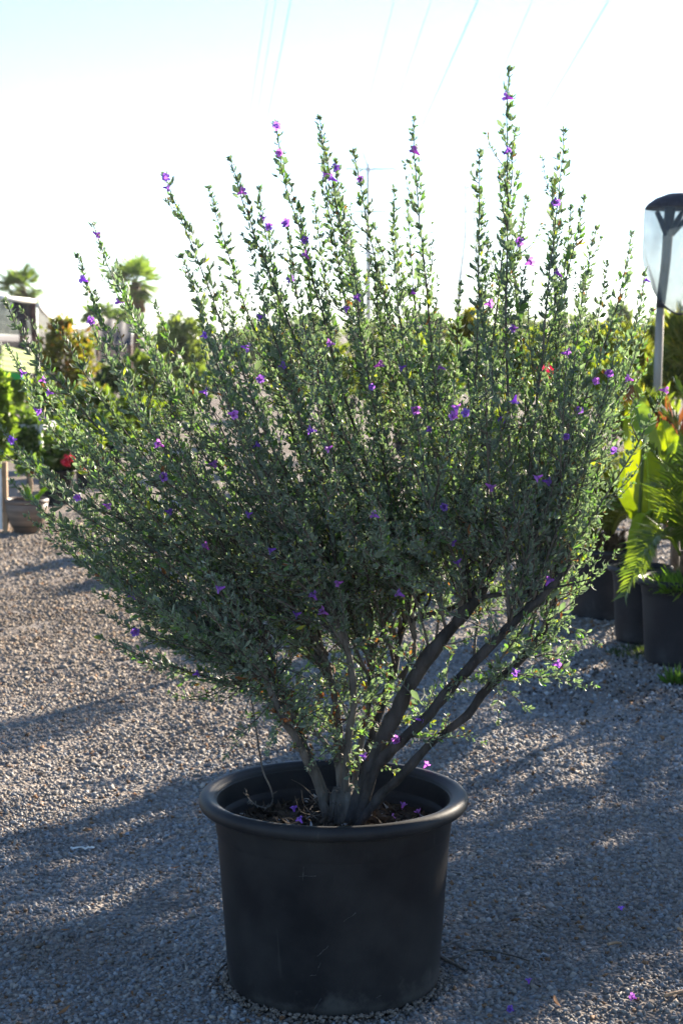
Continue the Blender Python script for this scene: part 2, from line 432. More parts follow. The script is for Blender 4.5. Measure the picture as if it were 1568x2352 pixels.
# ---------------------------------------------------------------- pots
def pot_profile(h, rt, rb, rim, soil):
    outer = [(0.001, 0.004), (rb - .02, 0.003), (rb - .004, 0.010), (rb, 0.03), (rb + (rt - rb) * .78, h * .80), (rb + (rt - rb) * .80, h * .803),
             (rb + (rt - rb) * .80 + .0014, h * .808), (rt, h - .045), (rt + .003, h - .04), (rt + .006, h - .02)]
    inner = [(rt + .004, h - .012)]
    k = 9
    for i in range(k):                       # fine moulded rings under the rim
        z = h - .014 - i * .0052
        inner += [(rt - .004 - i * .0006, z), (rt - .0068 - i * .0006, z - .0026)]
    z = h - .014 - k * .0052
    inner += [(rt - .016, z - .004), (rt - .018, z - .012), (rt - .020, soil - .03), (0.001, soil - .035)]
    a0 = np.linspace(-2.0, 2.5, 15)
    ring = [(rt + rim * 1.15 + rim * math.cos(t), h - rim * 1.0 + rim * 1.05 * math.sin(t)) for t in a0]
    ring = [(rt + .001, h - rim * 2.3), (rt + rim * .35, h - rim * 2.2)] + ring + [(rt - .002, h - rim * .5), (rt - .004, h - rim * 1.2)]
    return outer, inner, ring
def nursery_pot(name, loc, h, rt, rb, rim, soil, label, mat, group=None, seg=48, wob=0.0):
    t = empty(name, loc, label, 'plant pot', group)
    out, inn, ring = pot_profile(h, rt, rb, rim, soil)
    MB().lathe(out + inn, seg, loc, wob).build('body', mat, t)
    MB().lathe(ring + ring[:1], seg, loc, wob).build('rim', mat, t)
    return t
def soil_disc(loc, z, r, label, n_chip=500, col=(0.05, 0.035, 0.024), perlite=0.03):
    mb = MB(); seg = 28; rings = 7
    vs = [(0, 0, 0.02)]; fs = []
    for i in range(1, rings + 1):
        for j in range(seg):
            a = 2 * math.pi * j / seg; rr = r * i / rings
            vs.append((rr * math.cos(a), rr * math.sin(a), 0.02 * (1 - (i / rings) ** 2) + random.uniform(-.006, .006)))
    for j in range(seg): fs.append((0, 1 + j, 1 + (j + 1) % seg))
    for i in range(rings - 1):
        for j in range(seg):
            k = (j + 1) % seg; a = 1 + i * seg; b = a + seg
            fs.append((a + j, b + j, b + k, a + k))
    base = Vector((loc[0], loc[1], z))
    v0 = np.array(vs); c0 = np.tile(np.array(col) * .7, (len(v0), 1))
    a = rng.uniform(0, 2 * math.pi, n_chip); rr = r * .97 * np.sqrt(rng.random(n_chip))
    p = np.stack([rr * np.cos(a), rr * np.sin(a), 0.02 * (1 - (rr / r) ** 2) + .003], -1)
    s = rng.uniform(.006, .022, n_chip) * (r / .25) ** .5
    cc = np.array(col) * rng.uniform(.4, 1.9, (n_chip, 1)); w = rng.random(n_chip) < perlite; cc[w] = .45
    v1, f1, c1 = chips(p, s, .5, cc, (1.9, .7, .4))
    mb.add(v0 + np.array(base), fs, c0); mb.add(v1 + np.array(base), f1, c1)
    o = mb.build('potting_soil', M['chip'], None, base, False)
    tag(o, label, 'soil', kind='stuff')
    return o

SOIL_Z = 0.352
pot = nursery_pot('nursery_pot', POT, 0.44, 0.266, 0.238, 0.0160, SOIL_Z,
                  'big black plastic nursery pot with rolled rim holding the purple flowering shrub', M['plastic'], seg=120)
soil_disc(POT, SOIL_Z, 0.246, 'dark bark soil inside the big black pot of the purple flowering shrub', 900)
# pale scuffs on the pot wall
def pot_r(z): return 0.238 + (0.266 - 0.238) * .78 * (z - .03) / (.44 * .8 - .03)
for ang, z, L, tilt in ((-95, .16, .035, .8), (-82, .235, .03, .6), (-97, .125, .02, 1.2), (-100, .105, .014, .3), (-98, .04, .03, 1.0), (-104, .33, .03, 1.5), (-102, .325, .035, 0.05), (-66, .05, .012, .2)):
    mb = MB(); pts = []
    for k in range(6):
        u = (k / 5 - .5) * L
        zz = z + u * math.sin(tilt) + random.uniform(-.0015, .0015); a = R(ang) + u * math.cos(tilt) / .25
        pts.append(POT + Vector((math.cos(a), math.sin(a), 0)) * (pot_r(zz) + .0002) + Vector((0, 0, zz)))
    mb.tube(pts, [random.uniform(.0002, .0009) for _ in pts], 4)
    mb.build('scuff_mark', noise_mat('scuff', (.03, .03, .032), (.12, .12, .12), 160, .9), pot)

# ---------------------------------------------------------------- the flowering shrub
YB = 3.82
shrub = empty('flowering_shrub', (POT.x + .02, YB, SOIL_Z + .01),
              'tall grey green shrub with small purple flowers growing in the big black pot', 'shrub')
def smooth_path(pts, n):
    """Catmull-Rom through the points"""
    p = np.asarray(pts, float); p = np.vstack([2 * p[0] - p[1], p, 2 * p[-1] - p[-2]])
    seg = len(p) - 3; t = np.linspace(0, seg - 1e-6, n); i = t.astype(int); u = (t - i)[:, None]
    a, b, c, d = p[i], p[i + 1], p[i + 2], p[i + 3]
    return .5 * ((2 * b) + (-a + c) * u + (2 * a - 5 * b + 4 * c - d) * u ** 2 + (-a + 3 * b - 3 * c + d) * u ** 3)
def limb(spec, r0, r1, n=22, mat='bark', lump=0.10):
    pts = np.array([P(x, y, YB + d) for x, y, d in spec])
    p = smooth_path(pts, n)
    rad = np.linspace(r0, r1, n) * (1 + rng.normal(0, lump, n))
    p[1:-1] += rng.normal(0, r0 * .07, (n - 2, 3))
    rad[0] *= 1.25
    MB().tube(p, rad, 9).build('limb', M[mat], shrub)
    return p
LIMB = {
 'L1': limb([(755, 1895, -.02), (728, 1800, -.03), (690, 1715, -.05), (650, 1650, -.06), (615, 1570, -.06), (590, 1480, -.05)], .0105, .007),
 'L1b': limb([(762, 1895, 0), (745, 1820, -.01), (705, 1720, -.03), (668, 1640, -.03), (640, 1560, 0), (610, 1440, .03)], .008, .0055),
 'L2': limb([(778, 1895, .03), (775, 1760, .05), (745, 1705, .06), (700, 1660, .08), (655, 1612, .10), (560, 1520, .12)], .006, .004),
 'M1': limb([(786, 1895, -.01), (795, 1760, -.02), (803, 1680, -.02), (812, 1600, -.03), (800, 1500, -.04), (770, 1400, -.06)], .010, .0065),
 'M2': limb([(776, 1895, .02), (783, 1740, .05), (776, 1640, .08), (760, 1560, .10), (735, 1470, .12)], .008, .0055),
 'M3': limb([(800, 1895, .03), (822, 1740, .08), (842, 1650, .12), (852, 1560, .15), (862, 1470, .18)], .008, .005),
 'M4': limb([(790, 1895, .05), (770, 1700, .12), (765, 1590, .18), (720, 1500, .24)], .0075, .005),
 'R1': limb([(806, 1900, -.03), (838, 1800, -.04), (872, 1715, -.05), (910, 1635, -.06), (952, 1555, -.07), (1010, 1475, -.07), (1075, 1395, -.07), (1130, 1312, -.06), (1190, 1225, -.04)], .0195, .0135, 30, 'bark_dark'),
 'R2': limb([(822, 1900, -.05), (862, 1768, -.08), (925, 1698, -.11), (985, 1640, -.13), (1045, 1570, -.14), (1110, 1500, -.15), (1180, 1428, -.15), (1248, 1365, -.14), (1310, 1290, -.12)], .0135, .009, 30, 'bark_dark'),
 'R3': limb([(818, 1905, -.06), (872, 1828, -.08), (915, 1788, -.09), (985, 1712, -.10), (1068, 1645, -.10), (1125, 1575, -.09), (1200, 1512, -.08), (1240, 1462, -.07), (1268, 1390, -.05), (1290, 1310, -.03)], .0108, .0072, 30, 'bark_dark'),
 'R4': limb([(835, 1760, .10), (870, 1640, .16), (903, 1540, .20), (925, 1440, .22), (970, 1365, .23), (1025, 1300, .24), (1065, 1225, .25)], .011, .007, 24, 'bark_dark'),
 'R5': limb([(920, 1560, .10), (950, 1500, .10), (948, 1430, .10), (930, 1330, .10), (940, 1220, .1)], .0065, .005, 14),
}
limb([(940, 1425, .1), (985, 1412, .12), (1040, 1395, .14), (1085, 1360, .16)], .007, .005, 12, 'bark_dark')
limb([(958, 1418, .2), (985, 1380, .2), (992, 1320, .2), (1000, 1240, .2)], .0045, .003, 12, 'bark_dark')
limb([(1092, 1372, -.08), (1150, 1366, -.10), (1215, 1358, -.14), (1290, 1346, -.18), (1362, 1328, -.22)], .0055, .0012, 14, 'bark_dark', .05)
# root flare
for a, l in ((-2.6, .05), (-1.9, .06), (-1.2, .06), (-.5, .05), (.6, .05), (2.4, .05)):
    c = np.array(shrub.location) + np.array([.005, 0, 0])
    MB().tube([c + [math.cos(a) * .018, math.sin(a) * .018, .075], c + [math.cos(a) * .03, math.sin(a) * .03, .03], c + [math.cos(a) * l, math.sin(a) * l, -.008]], [.013, .015, .009], 7).build('root_flare', M['bark'], shrub)
MB().tube([np.array(shrub.location) + [.008, -.005, -.03], np.array(shrub.location) + [.008, -.005, .03], np.array(shrub.location) + [.012, -.005, .09]], [.05, .036, .012], 12).build('root_crown', M['bark'], shrub)

# stems: (tip px, tip py, depth offset, limb, where on the limb)
T = []
left_tips = [(15, 695, -.15), (2, 985, -.22), (45, 1045, -.28), (130, 752, .05), (180, 592, -.05), (216, 520, .02), (268, 610, .15), (60, 900, -.05),
             (100, 860, .10), (190, 905, -.32), (30, 1110, -.1), (20, 800, .12), (210, 740, -.2), (330, 760, -.1), (300, 905, .3), (150, 1010, .2), (110, 1080, .3)]
for x, y, d in left_tips: T.append((x, y, d, random.choice(['L1', 'L1', 'L1b']), random.uniform(.72, 1)))
for x, y, d in [(85, 1205, -.2), (95, 1175, .05), (238, 1408, -.12), (236, 1466, -.16), (300, 1382, .1), (150, 1250, .1), (200, 1300, -.25), (330, 1450, -.05), (290, 1500, .1), (160, 1215, -.1), (220, 1360, 0), (270, 1330, .2), (350, 1380, -.3), (400, 1470, .15), (420, 1500, -.15), (180, 1260, .25)]:
    T.append((x, y, d, random.choice(['L1', 'L2', 'L1b']), random.uniform(.8, 1)))
for x, y, d in [(380, 405, -.05), (480, 434, .05), (530, 370, -.12), (515, 660, .2), (595, 437, .1), (420, 590, -.25), (360, 700, .2), (455, 700, -.28), (570, 560, -.2)]:
    T.append((x, y, d, random.choice(['L1', 'L1b', 'M2', 'M4']), random.uniform(.75, 1)))
for x, y, d in [(634, 287, -.05), (690, 485, .1), (735, 277, -.02), (742, 330, .12), (770, 373, .05), (812, 352, .15), (660, 520, -.22), (610, 600, .2), (800, 520, -.2), (720, 450, .2), (850, 600, .05), (860, 640, -.12), (790, 560, -.1)]:
    T.append((x, y, d, random.choice(['M1', 'M2', 'M3', 'M4']), random.uniform(.7, 1)))
for x, y, d in [(905, 443, .1), (934, 466, .02), (950, 277, -.05), (1058, 655, .1), (900, 540, -.2), (975, 640, .2), (1010, 740, -.1), (870, 560, .2)]:
    T.append((x, y, d, random.choice(['M3', 'R4', 'R5', 'M1']), random.uniform(.65, 1)))
for x, y, d in [(1101, 352, -.05), (1131, 645, .1), (1165, 425, .15), (1168, 163, -.1), (1182, 300, .0), (1209, 460, .05), (1265, 413, .1), (1293, 302, -.05), (1310, 480, .12), (1340, 458, .0), (1210, 600, -.2), (1100, 700, -.2), (1120, 560, .2)]:
    T.append((x, y, d, random.choice(['R1', 'R1', 'R2', 'R4']), random.uniform(.72, 1)))
for x, y, d in [(1368, 528, .1), (1392, 610, -.05), (1450, 538, .0), (1478, 635, .06), (1495, 716, -.1), (1425, 740, -.2), (1340, 640, -.25), (1523, 900, -.15), (1410, 900, .2), (1450, 830, .1)]:
    T.append((x, y, d, random.choice(['R2', 'R3', 'R2']), random.uniform(.75, 1)))
for x, y, d in [(1320, 1490, -.25), (1310, 1545, -.2), (1275, 1450, -.2), (1330, 1250, -.1), (1345, 1150, -.2), (1300, 1350, .05), (1180, 1420, .1), (1090, 1560, -.2)]:
    T.append((x, y, d, 'R3', random.uniform(.5, .85)))
# the dense body: stems that end inside the outline, in front of and behind the outer ones
dx = [60, 130, 200, 330, 430, 560, 700, 850, 920, 1050, 1150, 1300, 1400, 1430]
dyo = [1060, 990, 920, 880, 770, 720, 710, 740, 800, 830, 830, 780, 860, 960]
NDENSE = 145
for k in range(NDENSE):
    x = random.uniform(120, 1420)
    top = np.interp(x, dx, dyo); bot = np.interp(x, [100, 400, 700, 1000, 1200, 1400], [1220, 1420, 1380, 1200, 1160, 1180])
    y = top + (bot - top) * random.random() ** 1.1
    mid = 1 - abs(x - 760) / 800
    d = random.uniform(-1, 1) * (.16 + .40 * mid)
    if x < 330: l = random.choice(['L1', 'L1b', 'L2'])
    elif x < 560: l = random.choice(['L1', 'L1b', 'M2', 'M4', 'L2'])
    elif x < 820: l = random.choice(['M1', 'M2', 'M3', 'M4', 'L1b'])
    elif x < 1020: l = random.choice(['M1', 'M3', 'R4', 'R5', 'M3'])
    elif x < 1230: l = random.choice(['R1', 'R4', 'R5', 'R2'])
    else: l = random.choice(['R1', 'R2', 'R3'])
    T.append((x, y, d, l, random.uniform(.6, 1)))

LB, LD, LN, LS, LC = [], [], [], [], []           # every leaf: base, direction, normal, size, colour
NODE_PTS = []
def unit(a): return a / (np.linalg.norm(a, axis=-1, keepdims=True) + 1e-9)
def leaf_cols(n, brown=0.012, yellow=0.022, low=None):
    h = rng.random((n, 1))
    c = np.array([.110, .150, .105]) * (1 - h) + np.array([.220, .255, .215]) * h
    c *= rng.uniform(.72, 1.22, (n, 1))
    g = rng.random(n) < .16; c[g] = np.array([.11, .19, .05]) * rng.uniform(.8, 1.3, (g.sum(), 1))
    y = rng.random(n) < yellow; c[y] = np.array([.34, .33, .045]) * rng.uniform(.7, 1.2, (y.sum(), 1))
    b = rng.random(n) < brown; c[b] = np.array([.22, .085, .03]) * rng.uniform(.6, 1.2, (b.sum(), 1))
    return c
def leafed(path, f0, spacing, per, size, brown=.012, yellow=.022, sparse=1.0):
    """tufts of small spoon-shaped leaves along a path; returns nothing, appends to the current batch"""
    seg = np.linalg.norm(np.diff(path, axis=0), axis=1); s = np.concatenate([[0], np.cumsum(seg)]); L = s[-1]
    t = np.arange(L * f0, L, spacing); t = t + rng.uniform(-.4, .4, len(t)) * spacing
    t = t[(rng.random(len(t)) < sparse)]
    t = np.clip(np.append(t, [L, L - .002, L - .005]), 0, L)
    c = np.stack([np.interp(t, s, path[:, i]) for i in range(3)], -1)
    e = np.stack([np.interp(np.clip(t + .01, 0, L), s, path[:, i]) for i in range(3)], -1) - np.stack([np.interp(np.clip(t - .01, 0, L), s, path[:, i]) for i in range(3)], -1)
    tg = unit(e); NODE_PTS.append(c)
    m = len(t)
    rel = (L - t) / .12
    out = unit(np.cross(tg, unit(rng.normal(size=(m, 3)))))
    off = c + out * rng.uniform(.001, .013, (m, 1)) * np.clip(rel, .15, 1)[:, None] + tg * rng.uniform(0, .006, (m, 1))
    for k in range(per):
        keep = rng.random(m) < (.9 if k < 3 else .6)
        rad = unit(np.cross(tg, rng.normal(size=(m, 3))))
        d = unit(tg * rng.uniform(.25, 1.0, (m, 1)) + rad * rng.uniform(.5, 1.0, (m, 1)) + out * .35 + np.array([0, 0, .18]))
        nn = unit(np.cross(d, unit(np.cross(tg, rad) + rng.normal(0, .35, (m, 3)))))
        sz = size * rng.lognormal(0, .28, m) * np.clip(.55 + .5 * rel, .5, 1)
        for a, b in zip((LB, LD, LN, LS), (off, d, nn, sz)): a.append(b[keep])
        LC.append(leaf_cols(int(keep.sum()), brown, yellow))
def leaf_geo(B, D, N, S):
    """5-vertex spoon leaf, folded along the midrib and curled upwards"""
    n = len(B); W = np.cross(D, N)
    wd = (S * rng.uniform(.14, .23, n))[:, None]; S1 = S[:, None]
    curl = rng.uniform(-.05, .38, (n, 1))
    v = np.empty((n, 6, 3))
    v[:, 0] = B
    v[:, 1] = B + D * S1 * .62 + W * wd + N * S1 * .06 * curl
    v[:, 2] = B + D * S1 * .62 - W * wd + N * S1 * .06 * curl
    v[:, 3] = B + D * S1 * .58 - N * wd * .45
    v[:, 4] = B + D * S1 * .95 + W * wd * .35 + N * S1 * curl * .7
    v[:, 5] = B + D * S1 * .95 - W * wd * .35 + N * S1 * curl * .7
    fc = np.array([(0, 3, 1), (0, 2, 3), (1, 3, 4), (3, 2, 5), (3, 5, 4)])
    return v, fc
def leaf_mesh_np(B, D, N, S, C, name):
    v, fc = leaf_geo(B, D, N, S); n = len(B)
    f = (fc[None] + (np.arange(n) * 6)[:, None, None]).reshape(-1, 3)
    return v.reshape(-1, 3), f, np.repeat(C, 6, 0)

LIMB_PX = {k: proj(v) for k, v in LIMB.items()}
def root_for(tx, ty):
    """the limb point a stem with that tip grows from: the stems of the middle and left lean over from the right"""
    rx = np.interp(tx, [0, 300, 450, 620, 800, 950, 1000], [700, 740, 810, 900, 970, 1060, 1100]) + random.gauss(0, 35)
    ry = np.interp(tx, [0, 300, 450, 620, 800, 950, 1000], [1500, 1500, 1470, 1430, 1400, 1350, 1330]) + random.gauss(0, 45)
    best = None
    for k in ('L1', 'L1b', 'M1', 'M2', 'M3', 'M4', 'R1', 'R4', 'R5'):
        d = np.hypot(LIMB_PX[k][:, 0] - rx, LIMB_PX[k][:, 1] - ry); i = int(np.argmin(d))
        q = d[i] * random.uniform(.8, 1.25)
        if best is None or q < best[0]: best = (q, k, i)
    return LIMB[best[1]][best[2]].copy()
ALLLEAF = []
for si, (tx, ty, td, ln, at) in enumerate(T):
    lp = LIMB[ln]; root = lp[min(len(lp) - 1, int(at * (len(lp) - 1)))].copy()
    if tx < 1000 and not (ty > 1130 and tx < 460): root = root_for(tx, ty)
    tip = np.array(P(tx, ty, YB + td))
    dv = tip - root; L = np.linalg.norm(dv)
    outw = np.array([dv[0], dv[1], 0]); outw = unit(outw)
    lean = np.linalg.norm(dv[:2]) / L
    dn = unit(dv); zz = np.array([0, 0, 1.0])
    low_stem = ty > 1130 and tx < 460
    c1 = root + L * .33 * unit(dn * .85 + zz * (.05 if low_stem else .2)) + rng.normal(0, .010 * L, 3)
    c2 = tip - L * .30 * unit(dn * .75 + zz * (.18 if low_stem else .38)) + rng.normal(0, .010 * L, 3)
    n = max(10, int(L / .045)); u = np.linspace(0, 1, n)[:, None]
    path = (1 - u) ** 3 * root + 3 * u * (1 - u) ** 2 * c1 + 3 * u ** 2 * (1 - u) * c2 + u ** 3 * tip
    wob = np.cumsum(rng.normal(0, .0022, (n, 3)), 0); wob -= u * wob[-1]
    path = path + wob
    rr = np.linspace(.0018 + .0026 * L, .0008, n)
    mb = MB().tube(path, rr, 6)
    LB, LD, LN, LS, LC = [], [], [], [], []
    silh = si < len(T) - NDENSE
    low = ty > 1150 and 500 < tx < 1100
    f0 = random.uniform(.03, .12)
    leafed(path, f0, .0088 if silh else .0102, 7, .0160 if silh else .0135, .02 if low else .010)
    if silh: leafed(path, .62, .0160, 6, .0140, .01)          # thicker plumes at the tips
    # side shoots
    ns = int(L * (1 - f0) / (.075 if silh else .062))
    for k in range(ns):
        t0 = f0 + (.93 - f0) * (k + random.random()) / max(ns, 1)
        if random.random() < .10 + (1.9 if silh else .6) * max(0, t0 - .58): continue
        i = min(n - 2, int(t0 * (n - 1))); p0 = path[i] + (path[i + 1] - path[i]) * (t0 * (n - 1) - i)
        tg = unit(path[i + 1] - path[i]); sd = unit(np.cross(tg, rng.normal(size=3)))
        ln_s = random.uniform(.05, .20) * (1.05 - .75 * t0) * (1.3 if L > .8 else 1.0)
        if ln_s < .025: continue
        e = p0 + (tg * random.uniform(.75, 1.0) + sd * random.uniform(.35, .75) + np.array([0, 0, .12])) * ln_s
        m = p0 + (tg * .35 + sd * .5) * ln_s
        uu = np.linspace(0, 1, 6)[:, None]
        sp_ = (1 - uu) ** 2 * p0 + 2 * uu * (1 - uu) * m + uu ** 2 * e
        mb.tube(sp_, np.linspace(.0014, .0006, 6), 4, cap=False)
        leafed(sp_, .10, .0110, 6, .0128, .02 if low else .010)
    br = mb.build('branch', M['bark'], shrub)
    br_l = [np.concatenate(a) for a in (LB, LD, LN, LS, LC)]
    ALLLEAF.append((br, br_l))

# sparse leafy twigs on the thick right-hand limbs and near the base
for ln, t0, t1, k in (('R1', .25, .7, 7), ('R2', .2, .85, 16), ('R3', .35, .9, 14), ('M1', .3, 1, 14), ('M2', .3, 1, 14), ('M3', .3, 1, 14), ('M4', .4, 1, 12), ('L1', .5, 1, 16), ('L2', .5, 1, 12), ('R4', .2, 1, 14), ('L1b', .5, 1, 14)):
    for j in range(k):
        lp = LIMB[ln]; i = int((t0 + (t1 - t0) * random.random()) * (len(lp) - 1)); p0 = lp[i]
        ln_s = random.uniform(.06, .19)
        dr = unit(np.array([random.uniform(-.7, .9), random.uniform(-.9, .6), random.uniform(-.35, .8)]))
        e = p0 + dr * ln_s; m = p0 + dr * ln_s * .5 + np.array([0, 0, random.uniform(-.02, .03)])
        uu = np.linspace(0, 1, 7)[:, None]; sp_ = (1 - uu) ** 2 * p0 + 2 * uu * (1 - uu) * m + uu ** 2 * e
        LB, LD, LN, LS, LC = [], [], [], [], []
        leafed(sp_, .12, .011, 5, .0155, .06, .05, .9)
        br = MB().tube(sp_, np.linspace(.0016, .0007, 7), 5).build('twig', M['bark'], shrub)
        ALLLEAF.append((br, [np.concatenate(a) for a in (LB, LD, LN, LS, LC)]))
# withered brown leaves low on the stems
for ln, t0, t1, k in (('L1', .5, .95, 26), ('L1b', .4, .95, 18), ('L2', .5, 1, 34), ('M2', .45, .95, 24), ('M3', .4, .9, 24), ('R4', .1, .5, 18), ('R1', .2, .45, 10), ('R3', .75, .98, 20)):
    lp = LIMB[ln]; c = np.array([lp[int((t0 + (t1 - t0) * random.random()) * (len(lp) - 1))] for _ in range(k)])
    d = unit(rng.normal(0, .5, (k, 3)) + np.array([0, 0, -.8])); nn = unit(np.cross(d, rng.normal(size=(k, 3))))
    c = c + rng.normal(0, .012, (k, 3))
    C = np.array([.20, .085, .035]) * rng.uniform(.4, 1.2, (k, 1))
    v, f, cc = leaf_mesh_np(c, d, nn, rng.uniform(.014, .028, k), C, 'x')
    o = bpy.data.objects.new('withered_leaves', mesh_np('withered_leaves', v - np.array(base_of(shrub)), f, M['dry'], True, cc))
    COL.objects.link(o); o.parent = shrub; o['kind'] = 'stuff'

# the 300 leaves that show largest become leaves of their own, the rest is foliage under each branch
flat = [(bi, li) for bi, (_, a) in enumerate(ALLLEAF) for li in range(len(a[0]))]
B_all = np.concatenate([a[0] for _, a in ALLLEAF]); D_all = np.concatenate([a[1] for _, a in ALLLEAF]); S_all = np.concatenate([a[3] for _, a in ALLLEAF])
N_all = np.concatenate([a[2] for _, a in ALLLEAF])
view = unit(B_all - np.array([0, 0, CAM_H])); face = np.abs((view * N_all).sum(1)) * np.linalg.norm(np.cross(view, D_all), axis=1)
score = S_all ** 2 * face / np.linalg.norm(B_all - np.array([0, 0, CAM_H]), axis=1) ** 2 * np.where(B_all[:, 1] < YB - .12, 1, .02)
big = set(np.argsort(-score)[:300].tolist())
start = 0; nleaf = 0
for br, (b, d, nn, s, c) in ALLLEAF:
    idx = np.arange(len(b)); single = np.array([(start + i) in big for i in idx]); start += len(b)
    nleaf += len(b)
    ob = np.array(base_of(shrub))
    k = ~single
    if k.any():
        v, f, cc = leaf_mesh_np(b[k], d[k], nn[k], s[k], c[k], 'foliage')
        o = bpy.data.objects.new('foliage', mesh_np('foliage', v - ob, f, M['sage'], True, cc))
        COL.objects.link(o); o.parent = br; o['kind'] = 'stuff'
    for i in np.nonzero(single)[0]:
        v, fc = leaf_geo(np.zeros((1, 3)), d[i:i + 1], nn[i:i + 1], s[i:i + 1])
        o = bpy.data.objects.new('leaf', mesh_np('leaf', v[0], fc, M['sage'], True, np.repeat(c[i:i + 1], 6, 0)))
        COL.objects.link(o); o.parent = shrub; o.location = Vector(b[i] - ob)
print('LEAVES', nleaf)

# flowers: five-lobed purple bells
def flower_mesh(name, cup, colr):
    vs = [(0, 0, -.0125)]; fs = []; prof = [(.0016, -.012), (.0030, -.004), (.0056, .002)]
    seg = 10
    for r_, z_ in prof:
        for j in range(seg):
            a = 2 * math.pi * j / seg; vs.append((r_ * math.cos(a), r_ * math.sin(a), z_))
    for i in range(2):
        for j in range(seg):
            k = (j + 1) % seg; a = 1 + i * seg; fs.append((a + j, a + k, a + seg + k, a + seg + j))
    base = 1 + 2 * seg
    for p in range(5):                       # lobes
        a = 2 * math.pi * (2 * p + 1) / 10
        j0, j1, j2 = base + 2 * p, base + 2 * p + 1, base + (2 * p + 2) % seg
        i0 = len(vs)
        for da, rr, zz in ((-.50, .0096, cup * .6), (.0, .0110, cup), (.50, .0096, cup * .6), (0, .0082, cup * .35 + .002)):
            vs.append((rr * math.cos(a + da), rr * math.sin(a + da), .002 + zz + random.uniform(-.0012, .0012)))
        fs += [(j0, i0, i0 + 3), (i0, i0 + 1, i0 + 3), (i0 + 1, i0 + 2, i0 + 3), (i0 + 2, j2, i0 + 3), (j0, i0 + 3, j1), (j1, i0 + 3, j2)]
    v = np.array(vs); c = np.tile(np.array(colr), (len(v), 1)); c[v[:, 2] < -.003] *= np.array([1.15, .9, 1.0])
    return mesh_np(name, v, fs, M['petal'], True, c)
FM = [flower_mesh('flower', c, k) for c, k in ((.004, (.34, .16, .60)), (.001, (.27, .14, .58)), (.006, (.46, .19, .62)), (.002, (.24, .13, .54)))]
FL = [(390,412),(363,427),(237,552),(167,663),(207,733),(280,710),(467,776),(100,865),(58,873),(118,908),(98,955),(113,953),(62,985),(375,1018),(492,1075),(370,1110),
 (192,1145),(255,1150),(393,1165),(483,1258),(510,1363),(303,1383),(312,1458),(458,1538),(568,805),(650,850),(598,878),(597,1015),(545,450),(610,490),(622,515),(640,290),
 (650,365),(698,568),(708,594),(650,634),(740,390),(750,412),(783,388),(795,460),(805,425),(823,698),(793,710),(770,795),(865,845),(853,882),(918,860),(952,942),(985,1000),
 (1037,937),(1050,962),(1080,960),(945,338),(940,665),(995,845),(1157,222),(1168,338),(1197,567),(1280,470),(1130,710),(1175,765),(1210,590),(1310,1010),(1410,1027),(1245,1097),
 (1255,1120),(1430,880),(1400,868),(1355,880),(1340,945),(1525,907),(1300,820),(1170,920),(1140,970),(1055,1245),(1058,1285),(910,1370),(730,1370),(693,1415),(752,1418),(775,1350),
 (570,1190),(625,1280),(1175,1545),(1268,1527),(1252,1343),(957,1645),(918,1700),(828,1728),(728,998),(770,1040),(1285,640),(1478,632),(1133,1130),(540,960),(595,730),(668,530),(460,905),(1015,1150),(860,1200)]
NP = np.concatenate(NODE_PTS); NPP = proj(NP)
for (fx, fy) in FL:
    d2 = (NPP[:, 0] - fx) ** 2 + (NPP[:, 1] - fy) ** 2
    near = np.nonzero(d2 < max(14 ** 2, d2.min() * 1.2))[0]
    i = near[np.argmin(NP[near, 1])]         # the frontmost twig there carries the flower
    p = NP[i] + np.array([random.uniform(-.004, .004), -.013, random.uniform(-.004, .006)])
    o = bpy.data.objects.new('flower', random.choice(FM))
    dr = Vector((random.uniform(-1, 1), random.uniform(-.8, .3), random.uniform(-.4, .5))).normalized()
    o.rotation_euler = dr.to_track_quat('Z', 'Y').to_euler()
    o.scale = [random.uniform(.8, 1.1)] * 3
    COL.objects.link(o); o.parent = shrub; o.location = Vector(p) - base_of(shrub)

# dry hanging twig over the left rim, its tip curled
tw = smooth_path([P(x, y, YB + d) for x, y, d in ((572, 1560, .02), (580, 1620, -.02), (592, 1700, -.05), (604, 1770, -.08), (622, 1812, -.09), (626, 1840, -.09), (612, 1855, -.09), (590, 1850, -.09), (572, 1835, -.09), (566, 1822, -.08))], 40)
mb = MB().tube(tw, np.linspace(.0024, .0012, 40), 6)
for k in range(24):
    p = tw[random.randrange(8, 40)]; e = p + rng.normal(0, .006, 3)
    mb.tube([p, (p + e) / 2 + rng.normal(0, .001, 3), e], [.0016, .0012, .0006], 4)
mb.build('dry_twig', M['bark'], shrub)
# fine dry twiglets around the root crown
for k in range(26):
    a = random.uniform(0, 6.28); c = np.array(shrub.location) + [math.cos(a) * .04 - .015, math.sin(a) * .035 - .01, random.uniform(.0, .06)]
    e = c + [random.uniform(-.07, .05), random.uniform(-.06, .03), random.uniform(-.03, .08)]; e[2] = max(e[2], SOIL_Z + .012)
    m = (c + e) / 2 + rng.normal(0, .012, 3); m[2] = max(m[2], SOIL_Z + .016)
    MB().tube(smooth_path([c, m, e], 9), np.linspace(.0015, .0006, 9), 4).build('dry_twig', M['bark'], shrub)

